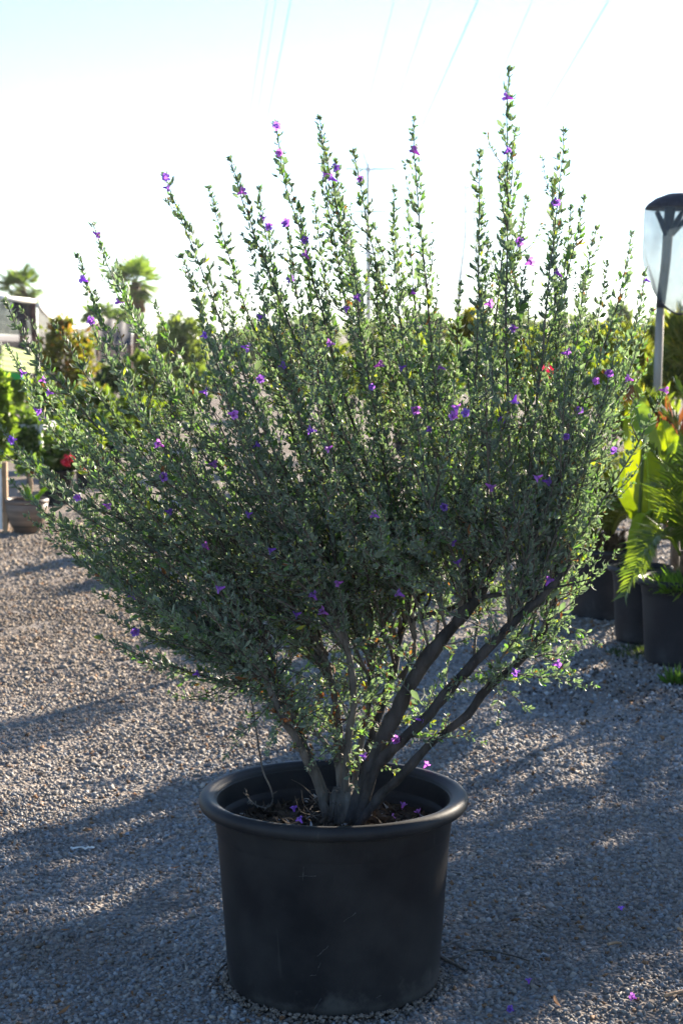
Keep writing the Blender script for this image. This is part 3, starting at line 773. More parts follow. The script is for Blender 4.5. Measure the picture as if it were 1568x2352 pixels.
# roots that crept out of the pot's drain holes
def ground_tube(pxs, r0, r1, lift=.004):
    pts = []
    for x, y in pxs:
        g = G(x, y); pts.append((g.x, g.y, float(gz(g.x, g.y)) + lift))
    return smooth_path(pts, 18), np.linspace(r0, r1, 18)
for pxs, a, b in (([(985, 2190), (1010, 2205), (1040, 2222), (1070, 2240)], .006, .003), ([(985, 2192), (1030, 2212), (1075, 2196), (1120, 2196), (1165, 2206), (1215, 2222)], .004, .0015),
                  ([(990, 2180), (1015, 2186), (1040, 2176), (1060, 2172)], .003, .001), ([(528, 2215), (505, 2235), (492, 2262), (480, 2278)], .003, .001)):
    p, r = ground_tube(pxs, a, b, .008)
    MB().tube(p, r, 6).build('root', M['bark'], shrub)

# ---------------------------------------------------------------- fallen flowers, litter, paper
for (x, y), where, lab in (((1425, 2100), 'g', 'fallen purple flower lying on the gravel beyond the short reddish stick'), ((1213, 2273), 'g', 'fallen purple flower lying on the gravel beside the tip of the long thin root'),
                    ((1453, 2322), 'g', 'fallen purple flower lying on the gravel beside the pale thick stick'), ((1172, 2338), 'g', 'fallen purple flower lying on the gravel farthest out in front of the pot roots'),
                    ((978, 1757), 'rim', 'fallen purple flower lying on the far pot rim under the lowest limb'),
                    ((688, 1882), 'rim', 'fallen purple flower lying on the near rim of the big black pot'),
                    ((675, 1858), 'soil', 'fallen purple flower on the soil beside the curled dry hanging twig'), ((900, 1878), 'soil', 'fallen purple flower on the soil just behind the near pot rim, beside the limbs'),
                    ((960, 1866), 'soil', 'fallen purple flower on the soil against the pot wall beyond the limbs'), ((925, 1850), 'soil', 'fallen purple flower on the soil under the lowest limb')):
    if where == 'g': p = G(x, y); p.z = float(gz(p.x, p.y)) + .012; grp = 'fallen flowers on the gravel'
    elif where == 'rim':
        d = ray(x, y); p = Vector((0, 0, CAM_H)) + d * ((CAM_H - .450) / -d.z); grp = None
    else:
        d = ray(x, y); p = Vector((0, 0, CAM_H)) + d * ((CAM_H - SOIL_Z - .02) / -d.z); grp = 'fallen flowers on the soil'
    o = bpy.data.objects.new('fallen_flower', random.choice(FM)); COL.objects.link(o)
    o.location = p; o.rotation_euler = (random.uniform(.4, 1.3), random.uniform(-.4, .4), random.uniform(0, 6)); o.scale = [.85] * 3
    tag(o, lab, 'flower', grp)

n = 420                                       # dry leaves and straw bits
x = rng.uniform(-2.6, 2.6, n); y = rng.uniform(3, 13, n); k = (np.abs(x) < .22 * y) & (np.hypot(x - POT.x, y - POT.y) > .28); x, y = x[k], y[k]; n = len(x)
a = rng.uniform(0, 6.28, n); d = np.stack([np.cos(a), np.sin(a), rng.uniform(-.1, .25, n)], -1); nn = unit(np.stack([rng.normal(0, .3, n), rng.normal(0, .3, n), np.ones(n)], -1))
v, f, c = leaf_mesh_np(np.stack([x, y, gs(x, y) + .012], -1), unit(d), nn, rng.uniform(.014, .04, n), np.array([.26, .13, .06]) * rng.uniform(.5, 1.4, (n, 1)), 'x')
o = bpy.data.objects.new('leaf_litter', mesh_np('leaf_litter', v, f, M['dry'], True, c)); COL.objects.link(o)
tag(o, 'scattered brown dry leaves lying on the gravel', 'leaf litter', kind='stuff')
for pxs, lab in (([(1395, 2188), (1412, 2184), (1425, 2186)], 'short reddish stick lying on the gravel right of the big black pot'),
                 ([(1525, 2316), (1550, 2308), (1575, 2300)], 'pale thick stick end lying on the gravel'),
                 ([(1555, 2150), (1575, 2156), (1590, 2160)], 'thin brown stick half buried in the gravel')):
    p, r = ground_tube(pxs, .004, .003, .012)
    o = MB().tube(p, r, 6).build('stick', M['wood'], None, p[0]); tag(o, lab, 'stick')
# crumpled scrap of white paper
p = G(190, 1952); mb = MB(); vs = []; fs = []
for i in range(9):
    for j in range(3):
        vs.append((p.x + (i - 4) * .0085, p.y + (j - 1) * .006 + random.uniform(-.003, .003), float(gz(p.x, p.y)) + .014 + random.uniform(-.004, .005) + (.002 if j == 1 else 0)))
for i in range(8):
    for j in range(2): fs.append((i * 3 + j, i * 3 + j + 1, i * 3 + j + 4, i * 3 + j + 3))
o = mb.add(vs, fs).build('paper_scrap', M['white'], None, p, False); tag(o, 'crumpled strip of white paper lying on the gravel', 'paper')
md = o.modifiers.new('thickness', 'SOLIDIFY'); md.thickness = .0006

# ---------------------------------------------------------------- plant builders
def blades(B, D, N, L, W, C, fold=.25):
    """narrow or broad pointed leaves: two triangles each side of a folded midrib"""
    n = len(B); X = np.cross(D, N); L = np.asarray(L).reshape(-1, 1) * np.ones((n, 1)); W = np.asarray(W).reshape(-1, 1) * np.ones((n, 1))
    v = np.empty((n, 4, 3)); v[:, 0] = B; m = B + D * L * .45
    v[:, 1] = m + X * W * .5 + N * W * fold; v[:, 2] = B + D * L; v[:, 3] = m - X * W * .5 + N * W * fold
    f = (np.array([(0, 1, 2), (0, 2, 3)])[None] + (np.arange(n) * 4)[:, None, None]).reshape(-1, 3)
    return v.reshape(-1, 3), f, np.repeat(C, 4, 0)
def cvar(c1, c2, n, accents=()):
    h = rng.random((n, 1)); c = np.array(c1) * (1 - h) + np.array(c2) * h; c = c * rng.uniform(.75, 1.25, (n, 1))
    for col, fr in accents:
        k = rng.random(n) < fr; c[k] = np.array(col) * rng.uniform(.7, 1.2, (k.sum(), 1))
    return c
def crown_leaves(c, r, n, leaf, c1, c2, clumps=26, accents=(), up=.3, aspect=.5, hollow=.45):
    c = np.array(c); r = np.array(r)
    q = unit(rng.normal(size=(clumps, 3))) * (hollow + (1 - hollow) * rng.random((clumps, 1)) ** .6) * .82
    cc = c + q * r
    which = rng.integers(0, clumps, n)
    sz = (.20 + .18 * rng.random((clumps, 1)))[which]
    B = cc[which] + rng.normal(0, .5, (n, 3)) * r * sz
    D = unit(rng.normal(size=(n, 3)) + unit(B - c) * .7 + np.array([0, 0, up]))
    N = unit(np.cross(D, rng.normal(size=(n, 3))))
    L = leaf * rng.lognormal(0, .3, n)
    return blades(B, D, N, L, L * aspect, cvar(c1, c2, n, accents)), cc
def bush(name, label, cat, cx, cy, rx, rz, Y, n, leaf, c1, c2, accents=(), trunk=.03, group=None, clumps=26, aspect=.5, up=.3, ry=None, base_z=None, mat='leafy', limbs=6):
    """a tree or bush as trunk with limbs and a leafy crown; cx.. in pixels of the 1568 wide picture at distance Y"""
    c = P(cx, cy, Y); s = Y / FPX; r = (rx * s, (ry if ry else rx * s), rz * s)
    bz = 0.0 if base_z is None else base_z
    base = Vector((c.x, Y, bz))
    t = empty(name, base, label, cat, group)
    (v, f, col), cc = crown_leaves(c, r, n, leaf, c1, c2, clumps, accents, up, aspect)
    v[:, 2] = np.maximum(v[:, 2], bz + .01)
    o = bpy.data.objects.new('crown', mesh_np('crown', v - np.array(base), f, M[mat], True, col)); COL.objects.link(o); o.parent = t; o['kind'] = 'stuff'
    mb = MB(); low = max(c.z - r[2] * .55, bz + .12 * (c.z - bz) + .05)
    top = np.array([c.x + r[0] * .05, Y, low])
    mb.tube(smooth_path([np.array(base) - [0, 0, .02], (np.array(base) + top) / 2 + rng.normal(0, trunk * .6, 3) * [1, 1, 0], top], 8), np.linspace(trunk * 1.25, trunk * .8, 8), 8)
    for k in range(min(limbs, clumps)):
        e = cc[k]; mb.tube(smooth_path([top - [0, 0, .02], (top + e) / 2 + np.array([0, 0, .05 * r[2]]), e], 7), np.linspace(trunk * .6, trunk * .15, 7), 5)
    mb.build('trunk', M['bark'], t)
    return t
def frond_mesh(pts, leaflet, n, c1, c2, width=.012, droop=.35, vee=.6, bare=.18, r0=.007, accents=()):
    """feather palm frond: arching rachis with leaflets on both sides"""
    p = smooth_path(pts, 26); mb = MB()
    mb.tube(p, np.linspace(r0, r0 * .22, 26), 5, col=np.array(c2) * 1.05)
    t = np.linspace(bare, .99, n); idx = t * 25; i = np.minimum(idx.astype(int), 24); u = (idx - i)[:, None]
    B = p[i] * (1 - u) + p[i + 1] * u; tg = unit(p[i + 1] - p[i])
    side = unit(np.cross(tg, np.array([0, 0, 1.0]) + rng.normal(0, .02, 3))); upv = unit(np.cross(side, tg))
    for sgn in (-1, 1):
        L = leaflet * np.sin(np.clip(.25 + t * .85, 0, 1) * math.pi * .93) ** .6 * rng.uniform(.85, 1.1, n)
        D = unit(side * sgn + tg * (.45 + .5 * t[:, None]) + upv * vee * rng.uniform(.3, 1, (n, 1)) + rng.normal(0, .06, (n, 3)))
        m = B + D * (L * .55)[:, None]
        D2 = unit(D + np.array([0, 0, -droop]) * rng.uniform(.5, 1.4, (n, 1)))
        N = unit(np.cross(D, tg)); X = unit(np.cross(D, N)) * width * .5
        e = m + D2 * (L * .5)[:, None]
        v = np.stack([B - X * .4, B + X * .4, m + X, e, m - X], 1).reshape(-1, 3)
        f = (np.array([(0, 1, 2), (0, 2, 4), (4, 2, 3)])[None] + (np.arange(n) * 5)[:, None, None]).reshape(-1, 3)
        mb.add(v, f, np.repeat(cvar(c1, c2, n, accents), 5, 0))
    return mb
def potted_palm(name, label, base, h_trunk, nf, L, leaflet, group=None, c1=(.05, .09, .02), c2=(.12, .17, .03), spread_=1.0, trunk_r=.035, hairy=True, zoff=0.0, n=34, width=.013, lift=1.0, mat='glossy'):
    base = Vector(base); t = empty(name, base, label, 'palm', group)
    top = base + Vector((random.uniform(-.02, .02), random.uniform(-.02, .02), h_trunk))
    mb = MB().tube(smooth_path([base - Vector((0, 0, .02)), (base + top) / 2, top], 8), np.linspace(trunk_r * 1.2, trunk_r * .8, 8), 9)
    if hairy:
        k = 150; a = rng.uniform(0, 6.28, k); z = rng.uniform(0, h_trunk, k)
        B = np.array(base) + np.stack([np.cos(a) * trunk_r * .85, np.sin(a) * trunk_r * .85, z], -1)
        D = unit(np.stack([np.cos(a) * .7, np.sin(a) * .7, np.ones(k)], -1) + rng.normal(0, .2, (k, 3)))
        v, f, _ = blades(B, D, unit(np.cross(D, rng.normal(size=(k, 3)))), rng.uniform(.02, .06, k), .012, np.ones((k, 3)))
        mb.add(v, f)
    mb.build('trunk', M['trunk'], t)
    for k in range(nf):
        a = 2.4 * k + random.uniform(-.3, .3); el = random.uniform(.45, 1.35) * lift; l = L * random.uniform(.75, 1.1)
        ca, sa = math.cos(a) * spread_, math.sin(a) * spread_
        p0 = np.array(top) - [0, 0, .02]; h = math.cos(el); vz = math.sin(el)
        p1 = p0 + np.array([ca * h, sa * h, vz]) * l * .35
        p2 = p1 + np.array([ca * (h + .25), sa * (h + .25), vz * .55]) * l * .35
        p3 = p2 + np.array([ca * (h + .35), sa * (h + .35), -.25 + .2 * vz]) * l * .35
        frond_mesh([p0, p1, p2, p3], leaflet, n, c1, c2, width).build('frond', M[mat], t)
    return t
def paddle(path, width, side, c, name, parent, mat='glossy', wave=.05, tip_brown=0.0, fold=.18):
    """broad strelitzia blade: ribbed halves either side of a stout midrib"""
    n = 18; p = smooth_path(path, n); tg = unit(np.gradient(p, axis=0)); side = unit(np.array(side, float))
    S_ = unit(side - tg * (tg @ side)[:, None]); N_ = np.cross(tg, S_)
    u = np.linspace(0, 1, n); w = width * .5 * np.sin(np.clip(u * .96 + .03, 0, 1) * math.pi) ** .55 * (1 - .25 * u)
    m = 11; s = np.linspace(-1, 1, m); vs = []; cs = []
    ph = rng.uniform(0, 6, 2)
    for i in range(n):
        for j in range(m):
            k = s[j]
            off = S_[i] * k * w[i] + N_[i] * (abs(k) * w[i] * fold * 2 + width * wave * abs(k) * math.sin(u[i] * 17 + ph[0 if k < 0 else 1]) + width * .012 * (-1) ** i)
            vs.append(p[i] + off); cc = np.array(c) * (1.0 + .10 * math.sin(i * 2.1 + j)) * random.uniform(.94, 1.06)
            if tip_brown and u[i] > 1 - tip_brown and k < .3: cc = np.array([.16, .06, .02]) * random.uniform(.6, 1.2)
            cs.append(cc)
    fs = [(i * m + j, i * m + j + 1, (i + 1) * m + j + 1, (i + 1) * m + j) for i in range(n - 1) for j in range(m - 1)]
    b = MB().add(vs, fs, np.array(cs)).build(name, M[mat], parent)
    MB().tube(p - N_ * .004, np.linspace(.007, .002, n), 6, col=np.array(c) * 1.5).build('midrib', M[mat], b)
    return b

# ---------------------------------------------------------------- potted plants on the right
gA = G(1392, 1418); gA.z = 0
nursery_pot('nursery_pot', gA, .37, .205, .185, .014, .30, 'wide black nursery pot holding two short shaggy palm trunks', M['plastic2'])
soil_disc(gA, .31, .184, 'soil in the wide black pot of the shaggy palms', 250, perlite=.1)
gB = G(1466, 1474); gB.z = 0
nursery_pot('nursery_pot', gB, .365, .128, .112, .012, .30, 'narrow tall black nursery pot holding the broad leaved bird of paradise', M['plastic2'])
soil_disc(gB, .315, .11, 'soil in the narrow black pot of the broad leaved plant', 160, perlite=.1)
gC = G(1562, 1522); gC.z = 0
nursery_pot('nursery_pot', gC, .385, .180, .160, .014, .31, 'black nursery pot with weeds spilling over its rim', M['plastic2'])
soil_disc(gC, .335, .156, 'soil in the black pot overgrown with weeds', 220, perlite=.1)

for k, (x, y) in enumerate(((1362, 1262), (1407, 1262))):
    b = P(x, y, gA.y - .03 * (1 - 2 * k)); b.z = .325
    potted_palm('pygmy_palm', ('short palm with brown shaggy trunk and thin arching fronds, behind the sage twigs', 'short palm with dark shaggy trunk standing next to the broad leaved plant')[k], b, .10, 24, .72, .17, 'pygmy palms in the wide pot',
                c1=(.10, .14, .03), c2=(.22, .24, .05), trunk_r=.045, n=36, width=.007, spread_=.72, lift=1.1)

# bird of paradise in the narrow pot
bop = empty('bird_of_paradise', (gB.x, gB.y, .33), 'broad leaved bird of paradise with bright yellow green backlit leaves', 'plant')
yb = gB.y
YG = (.19, .25, .022)
def pp(lst, dy=0): return [np.array(P(x, y, yb + dy + (k * .01))) for k, (x, y) in enumerate(lst)]
stems = []
def leaf_on(path_px, w, dy, c, side, brown=0.0, wave=.05, fold=.18):
    pts = pp(path_px, dy)
    base = np.array([gB.x + random.uniform(-.03, .03), gB.y + random.uniform(-.03, .03), .32])
    lf = paddle(pts, w, side, c, 'leaf', bop, tip_brown=brown, wave=wave, fold=fold)
    mid = (base + pts[0]) / 2 + np.array([0, 0, .04])
    MB().tube(smooth_path([base, mid, pts[0]], 10), np.linspace(.012, .007, 10), 7, col=np.array([.10, .15, .03])).build('petiole', M['glossy'], bop)
    return lf
leaf_on([(1490, 1185), (1486, 1090), (1474, 980), (1452, 876)], 0.217, .02, (.21, .25, .018), (1, .25, 0), .16)
leaf_on([(1512, 1200), (1530, 1120), (1535, 1050), (1520, 965)], 0.210, .10, (.20, .26, .02), (1, -.3, 0))
leaf_on([(1488, 1205), (1462, 1150), (1450, 1100), (1442, 1030)], 0.168, .12, (.13, .19, .02), (1, .5, .2))
leaf_on([(1478, 1000), (1470, 980), (1462, 950), (1456, 915)], 0.140, -.04, (.12, .19, .05), (.9, -.5, 0), wave=.01, fold=.5)
leaf_on([(1500, 1172), (1478, 1190), (1462, 1250), (1470, 1358)], 0.189, -.10, (.13, .19, .03), (1, .35, .1), .0, .03, .25)
leaf_on([(1560, 1190), (1590, 1130), (1600, 1050), (1590, 950)], 0.210, .05, (.16, .22, .02), (1, .4, 0))
leaf_on([(1530, 1120), (1545, 1080), (1556, 1040), (1562, 1000)], 0.140, -.02, (.14, .2, .03), (1, .2, .1))

# feather palm in the weedy pot, fronds arching left and down
ap = empty('feather_palm', (gC.x, gC.y, .34), 'feather palm with long arching leaflets rising from the weedy pot', 'palm')
yc = gC.y
MB().tube(smooth_path([np.array([gC.x, gC.y, .32]), np.array([gC.x + .01, gC.y, .42]), np.array([gC.x + .01, gC.y, .50])], 6), np.linspace(.03, .022, 6), 8).build('trunk', M['trunk'], ap)
for pts, dy, lf in (([(1568, 1260), (1560, 1180), (1530, 1080), (1470, 1010)], -.05, .17), ([(1570, 1260), (1580, 1150), (1560, 1000), (1500, 930)], .05, .2),
                    ([(1570, 1260), (1600, 1100), (1590, 960), (1550, 880)], .0, .2), ([(1560, 1270), (1530, 1235), (1480, 1260), (1432, 1370)], -.16, .16),
                    ([(1560, 1275), (1540, 1230), (1500, 1235), (1470, 1320)], -.22, .13), ([(1572, 1262), (1640, 1150), (1720, 1100), (1800, 1150)], .05, .2),
                    ([(1572, 1262), (1620, 1050), (1680, 950), (1740, 920)], .1, .2), ([(1565, 1262), (1560, 1150), (1600, 1050), (1640, 960)], -.15, .2),
                    ([(1568, 1262), (1575, 1200), (1545, 1130), (1500, 1120)], -.2, .16), ([(1570, 1265), (1590, 1200), (1640, 1180), (1690, 1240)], -.2, .18)):
    frond_mesh([np.array(P(x, y, yc + dy * k / 3)) for k, (x, y) in enumerate(pts)], lf, 38, (.055, .095, .025), (.12, .17, .04), .011, .35).build('frond', M['glossy'], ap)
# weeds
def weed_clump(name, label, c, r, n, L, c1=(.06, .12, .02), c2=(.14, .22, .03), hang=0.0, w=.006):
    c = np.array(c); a = rng.uniform(0, 6.28, n); rr = r * np.sqrt(rng.random(n))
    B = c + np.stack([np.cos(a) * rr, np.sin(a) * rr, np.zeros(n)], -1)
    D = unit(np.stack([np.cos(a) * .6, np.sin(a) * .6 - hang * .6, 1 - hang * rng.random(n) * 1.6], -1) + rng.normal(0, .3, (n, 3)))
    v, f, cl = blades(B, D, unit(np.cross(D, rng.normal(size=(n, 3)))), L * rng.uniform(.4, 1.1, n), w, cvar(c1, c2, n))
    o = bpy.data.objects.new(name, mesh_np(name, v - c, f, M['leafy'], True, cl)); COL.objects.link(o); o.location = c
    return tag(o, label, 'weeds')
weed_clump('weeds', 'green weeds spilling over the rim of the black pot below the feather palm', (gC.x, gC.y - .10, .345), .13, 420, .10, hang=.55, w=.012)
weed_clump('weeds', 'short grass sprouts in the narrow black pot under the broad leaves', (gB.x - .03, gB.y - .03, .33), .07, 60, .05)
g = G(1470, 1500); weed_clump('weeds', 'low mossy weeds on the ground along the foot of the narrow black pot', (g.x, g.y - .03, .0), .16, 420, .035, (.05, .07, .025), (.08, .10, .035))
g = G(1556, 1570); weed_clump('weeds', 'leafy weed seedling on the gravel at the foot of the weedy black pot', (g.x, g.y - .02, .0), .05, 50, .11, (.06, .11, .03), (.10, .17, .04), w=.02)

# pale perlite and dark peat spilled near the pots
n = 1600; x = rng.uniform(.75, 2.1, n); y = rng.uniform(6.2, 8.6, n)
k = rng.random(n) < np.clip(1 - np.abs(y - 7.0 - .1 * x) / 1.1, 0, 1); x, y = x[k], y[k]; n = len(x)
cc = np.where(rng.random((n, 1)) < .35, np.array([[.42, .42, .42]]), np.array([[.07, .055, .045]])) * rng.uniform(.7, 1.1, (n, 1))
v, f, c = chips(np.stack([x, y, gs(x, y) + .008], -1), rng.uniform(.008, .022, n), .5, cc)
o = bpy.data.objects.new('spilled_soil', mesh_np('spilled_soil', v, f, M['chip'], False, c)); COL.objects.link(o)
tag(o, 'dark soil with white perlite crumbs spilled in front of the potted palms', 'soil', kind='stuff')

# beige pot half hidden behind the shrub's right limbs
gD = G(1224, 1350); gD.z = 0
nursery_pot('clay_pot', gD, .21, .055, .045, .006, .17, 'small pale brown pot standing behind the right limbs of the flowering shrub', noise_mat('pale_clay', (.24, .17, .13), (.36, .27, .22), 12, .8))
weed_clump('seedling', 'thin green seedling in the small pale brown pot', (gD.x, gD.y, .17), .03, 60, .16, w=.016)

# more of the row, beyond the right edge: these throw the dappled shade
def pot_row(x, y, h, r, lab, slab):
    nursery_pot('nursery_pot', Vector((x, y, 0)), h, r, r * .88, .013, h * .8, lab, M['plastic2'])
    soil_disc((x, y), h * .84, r * .88, slab, 120)
EXTRA = [(2.05, 8.5, 'first', .75, .08), (2.55, 7.95, 'second', .72, .08), (3.1, 8.7, 'third', .95, .15), (3.05, 6.1, 'fourth', 1.1, .30), (4.3, 6.6, 'fifth', 1.1, .3)]
for k, (x, y, w_, fl, th) in enumerate(EXTRA):
    pot_row(x, y, .38, .18, f'black nursery pot, {w_} along the row past the weedy pot', f'soil in the pot standing {w_} along the row past the weedy pot')
    potted_palm('feather_palm', f'feather palm in the pot standing {w_} along the row past the weedy pot', (x, y, .32), th, 12, fl, .22, 'palms along the row', n=30, width=.018, trunk_r=.04)

# two unseen open-crowned trees added past the palm row to shade the foreground
def px_of(p): return proj(np.array([p]))[0]
for (x, y, z, rx, rz, n_), lab in (((4.75, 9.3, 1.95, 1.05, .66, 2600), 'unseen open crowned small tree added for shade past the far palms of the row'), ((3.25, 9.6, 1.95, .95, .55, 1500), 'unseen slender open crowned tree added for shade behind the low palms of the row')):
    q = px_of((x, y, z)); k = FPX / y
    bush('tree', lab, 'tree', q[0], q[1], rx * k, rz * k, y, n_, .11, (.05, .085, .025), (.13, .17, .04), trunk=.03, clumps=22)

# ---------------------------------------------------------------- left side: bowl, pots, board, table, panel
gL = G(63, 1224); gL.z = 0
r_ = 49 * gL.y / FPX
t = empty('clay_bowl', gL, 'round brown striped clay bowl planter on the gravel', 'plant pot')
h_ = .255
MB().lathe([(.001, .004), (r_ * .52, .004), (r_ * .60, .012), (r_ * .82, h_ * .32), (r_ * .96, h_ * .62), (r_ * .985, h_ * .86), (r_ * .90, h_ * .90), (r_ * .86, h_ * .70), (.001, h_ * .66)], 48, gL).build('body', M['clay'], t)
MB().lathe([(r_ * .93, h_ * .86), (r_ * 1.0, h_ * .865), (r_ * 1.03, h_ * .90), (r_ * 1.02, h_ * .985), (r_ * .97, h_), (r_ * .90, h_ * .99), (r_ * .88, h_ * .9), (r_ * .93, h_ * .86)], 48, gL).build('rim', M['clay'], t)
soil_disc(gL, h_ * .80, r_ * .86, 'soil in the striped clay bowl', 160, (.09, .06, .045))
# caudex plant in the bowl
cb = Vector((gL.x - .02, gL.y, h_ * .82))
t = empty('bowl_plant', cb, 'pale stemmed succulent with a few small leaves growing in the clay bowl', 'plant')
MB().tube(smooth_path([np.array(cb) - [0, 0, .02], np.array(P(72, 1118, gL.y)), np.array(P(68, 1085, gL.y))], 10), np.linspace(.020, .010, 10), 8).build('stem', M['wood'], t)
(v, f, c), _ = crown_leaves(P(66, 1072, gL.y), (.11, .1, .09), 240, .05, (.06, .11, .04), (.13, .19, .06), 8)
o = bpy.data.objects.new('crown', mesh_np('crown', v - np.array(cb), f, M['leafy'], True, c)); COL.objects.link(o); o.parent = t; o['kind'] = 'stuff'
t = empty('strap_leaf_plant', (gL.x + .03, gL.y, h_ * .82), 'green strap leaved plant fanning out of the clay bowl', 'plant')
for x0, x1, y1 in ((80, 118, 1120), (85, 108, 1117), (70, 50, 1108), (76, 96, 1135), (66, 45, 1125), (74, 62, 1112)):
    paddle([np.array(P(x0, 1152, gL.y - .03)), np.array(P((x0 + x1) / 2, (1152 + y1) / 2 - 6, gL.y - .05)), np.array(P(x1, y1, gL.y - .06))], .035, (.6, .8, .2), (.13, .22, .03), 'leaf', t, wave=.0)
# black pot with red flowering plant
gE = G(131, 1158); gE.z = 0
nursery_pot('nursery_pot', gE, .30, .155, .135, .013, .25, 'black nursery pot under the red flowering plant behind the clay bowl', M['plastic'])
soil_disc(gE, .26, .135, 'soil in the black pot of the red flowering plant', 80)
def add_blooms(t, spots, Y, r, mat_col, n=26):
    for x, y in spots:
        c = np.array(P(x, y, Y)); B = c + rng.normal(0, r * .25, (n, 3)); D = unit(rng.normal(size=(n, 3)))
        v, f, cl = blades(B, D, unit(np.cross(D, rng.normal(size=(n, 3)))), r * rng.uniform(.5, 1, n), r * .7, np.array(mat_col) * rng.uniform(.8, 1.2, (n, 1)))
        o = bpy.data.objects.new('bloom', mesh_np('bloom', v - np.array(base_of(t)), f, M['petal'], True, cl)); COL.objects.link(o); o.parent = t
t = bush('flowering_plant', 'leafy plant with red flowers in a black pot behind the clay bowl', 'plant', 150, 1050, 50, 55, gE.y, 900, .075, (.05, .09, .025), (.13, .18, .04), trunk=.012, base_z=.26)
add_blooms(t, [(160, 1053), (192, 1074), (185, 1066), (152, 1062)], gE.y - .2, .05, (.55, .04, .07))
gF = G(318, 1064); gF.z = 0
nursery_pot('nursery_pot', gF, .26, .075, .066, .008, .21, 'small black nursery pot with one sunlit side on the far gravel', M['plastic2'])
bush('potted_shrub', 'rounded yellow green shrub in the small far black pot', 'shrub', 322, 955, 66, 50, gF.y, 1500, .08, (.09, .13, .02), (.20, .24, .03), trunk=.015, base_z=.2)
gH = G(28, 1168); gH.z = 0
nursery_pot('grey_pot', gH, .22, .055, .05, .006, .18, 'slim light grey pot between the clay bowl and the white board', noise_mat('grey_plastic', (.20, .20, .21), (.28, .28, .29), 8, .6))
# board and post
gp = G(14, 1224)
t = empty('board_panel', (gp.x, gp.y, 0), 'white board fixed to a wooden post beside the clay bowl', 'board')
MB().box((gp.x - .015, gp.y - .02, -.02), (gp.x + .018, gp.y + .03, .52)).build('post', M['wood'], t, smooth=False)
MB().box((gp.x - .45, gp.y - .045, .03), (gp.x - .017, gp.y - .022, .47)).build('board', M['white'], t, smooth=False)
# plant table
tx = P(50, 976, 15.5); t = empty('plant_table', (tx.x, 15.5, 0), 'white slatted plant table behind the clay bowl', 'table')
for k in range(6):
    MB().box((tx.x - .30, 15.15 + k * .12, tx.z - .02), (tx.x + .26, 15.24 + k * .12, tx.z + .02)).build('slat', M['white'], t, smooth=False)
for sx in (-.28, .22):
    for sy in (15.17, 15.78):
        MB().tube([(tx.x + sx * 1.15, sy, -.01), (tx.x + sx, sy, tx.z - .02)], .02, 8).build('leg', M['white'], t)
# pale green slatted panel
gy0 = 18.0
a0, a1 = P(4, 792, gy0), P(4, 852, gy0); b0, b1 = P(82, 812, gy0 + 1.2), P(82, 858, gy0 + 1.2)
t = empty('slatted_panel', (a0.x, gy0, 0), 'pale green slatted panel on a dark green frame', 'panel')
for k in range(5):
    u0, u1 = k / 5 + .012, (k + 1) / 5 - .012
    q = [a0.lerp(a1, u0), a0.lerp(a1, u1), b0.lerp(b1, u1), b0.lerp(b1, u0)]
    q2 = [p + Vector((.012, .02, 0)) for p in q]
    vs = [p + Vector((0, -.012 if i in (1, 2) else 0, 0)) for i, p in enumerate(q)] + q2
    MB().add(vs, [(0, 1, 2, 3), (7, 6, 5, 4), (0, 4, 5, 1), (1, 5, 6, 2), (2, 6, 7, 3), (3, 7, 4, 0)], np.array([.36, .44, .16])).build('slat', M['slat_green'], t, smooth=False)
MB().tube([(a0.x - .03, gy0, -.02), (a0.x - .03, gy0, a0.z + .03)], .028, 8).build('post', noise_mat('dark_green_paint', (.015, .05, .03), (.03, .08, .045), 8, .5), t)
MB().tube([(b0.x + .02, gy0 + 1.2, -.02), (b0.x + .02, gy0 + 1.2, b0.z + .02)], .022, 8).build('post', noise_mat('dark_green_paint', (.015, .05, .03), (.03, .08, .045), 8, .5), t)
MB().box((a1.x, gy0 + .1, a1.z - .09), (a1.x + .2, gy0 + .16, a1.z - .02)).build('bottom_rail', M['bright_green'], t, smooth=False)

# ---------------------------------------------------------------- shade houses
def cloth(corners, nu, nv, sag, fold, name, parent, mat):
    """hanging cloth between four corners, sagging and pleated"""
    a, b, c, d = [np.array(p) for p in corners]; vs = []
    nrm = unit(np.cross(b - a, d - a))
    for i in range(nu):
        for j in range(nv):
            u, w = i / (nu - 1), j / (nv - 1)
            p = (a * (1 - u) + b * u) * (1 - w) + (d * (1 - u) + c * u) * w
            p = p + np.array([0, 0, -sag * 4 * u * (1 - u) * (1 - w)]) + nrm * fold * (math.sin(u * 19 + 2 * w) * .6 + math.sin(w * 9 + u * 5) * .5)
            vs.append(p)
    fs = [(i * nv + j, i * nv + j + 1, (i + 1) * nv + j + 1, (i + 1) * nv + j) for i in range(nu - 1) for j in range(nv - 1)]
    return MB().add(vs, fs).build(name, mat, parent)
Y1 = 27.0
t = empty('shade_house', (P(78, 764, Y1).x, Y1, 0), 'grey shade cloth structure with a rusty brown post and white top pipe', 'shade structure')
pa, pb = P(-60, 677, Y1 - 1), P(80, 692, Y1)
pc = P(222, 738, Y1 + 7)
MB().tube([P(76, 684, Y1), (P(83, 764, Y1).x, Y1, 0)], .045, 8).build('post', M['rust'], t)
MB().tube([P(222, 735, Y1 + 7), (pc.x, Y1 + 7, 0)], .045, 8).build('post', M['rust'], t)
MB().tube([P(-60, 675, Y1 - 1), (pa.x, Y1 - 1, 0)], .045, 8).build('post', M['rust'], t)
MB().tube([pa, pb], .04, 8).build('top_pipe', M['white'], t)
rope = smooth_path([P(86, 700, Y1), P(115, 730, Y1 + 1.4), P(150, 750, Y1 + 3.5), P(185, 752, Y1 + 5), pc], 20)
MB().tube(rope, .035, 8).build('edge_pipe', M['white'], t)
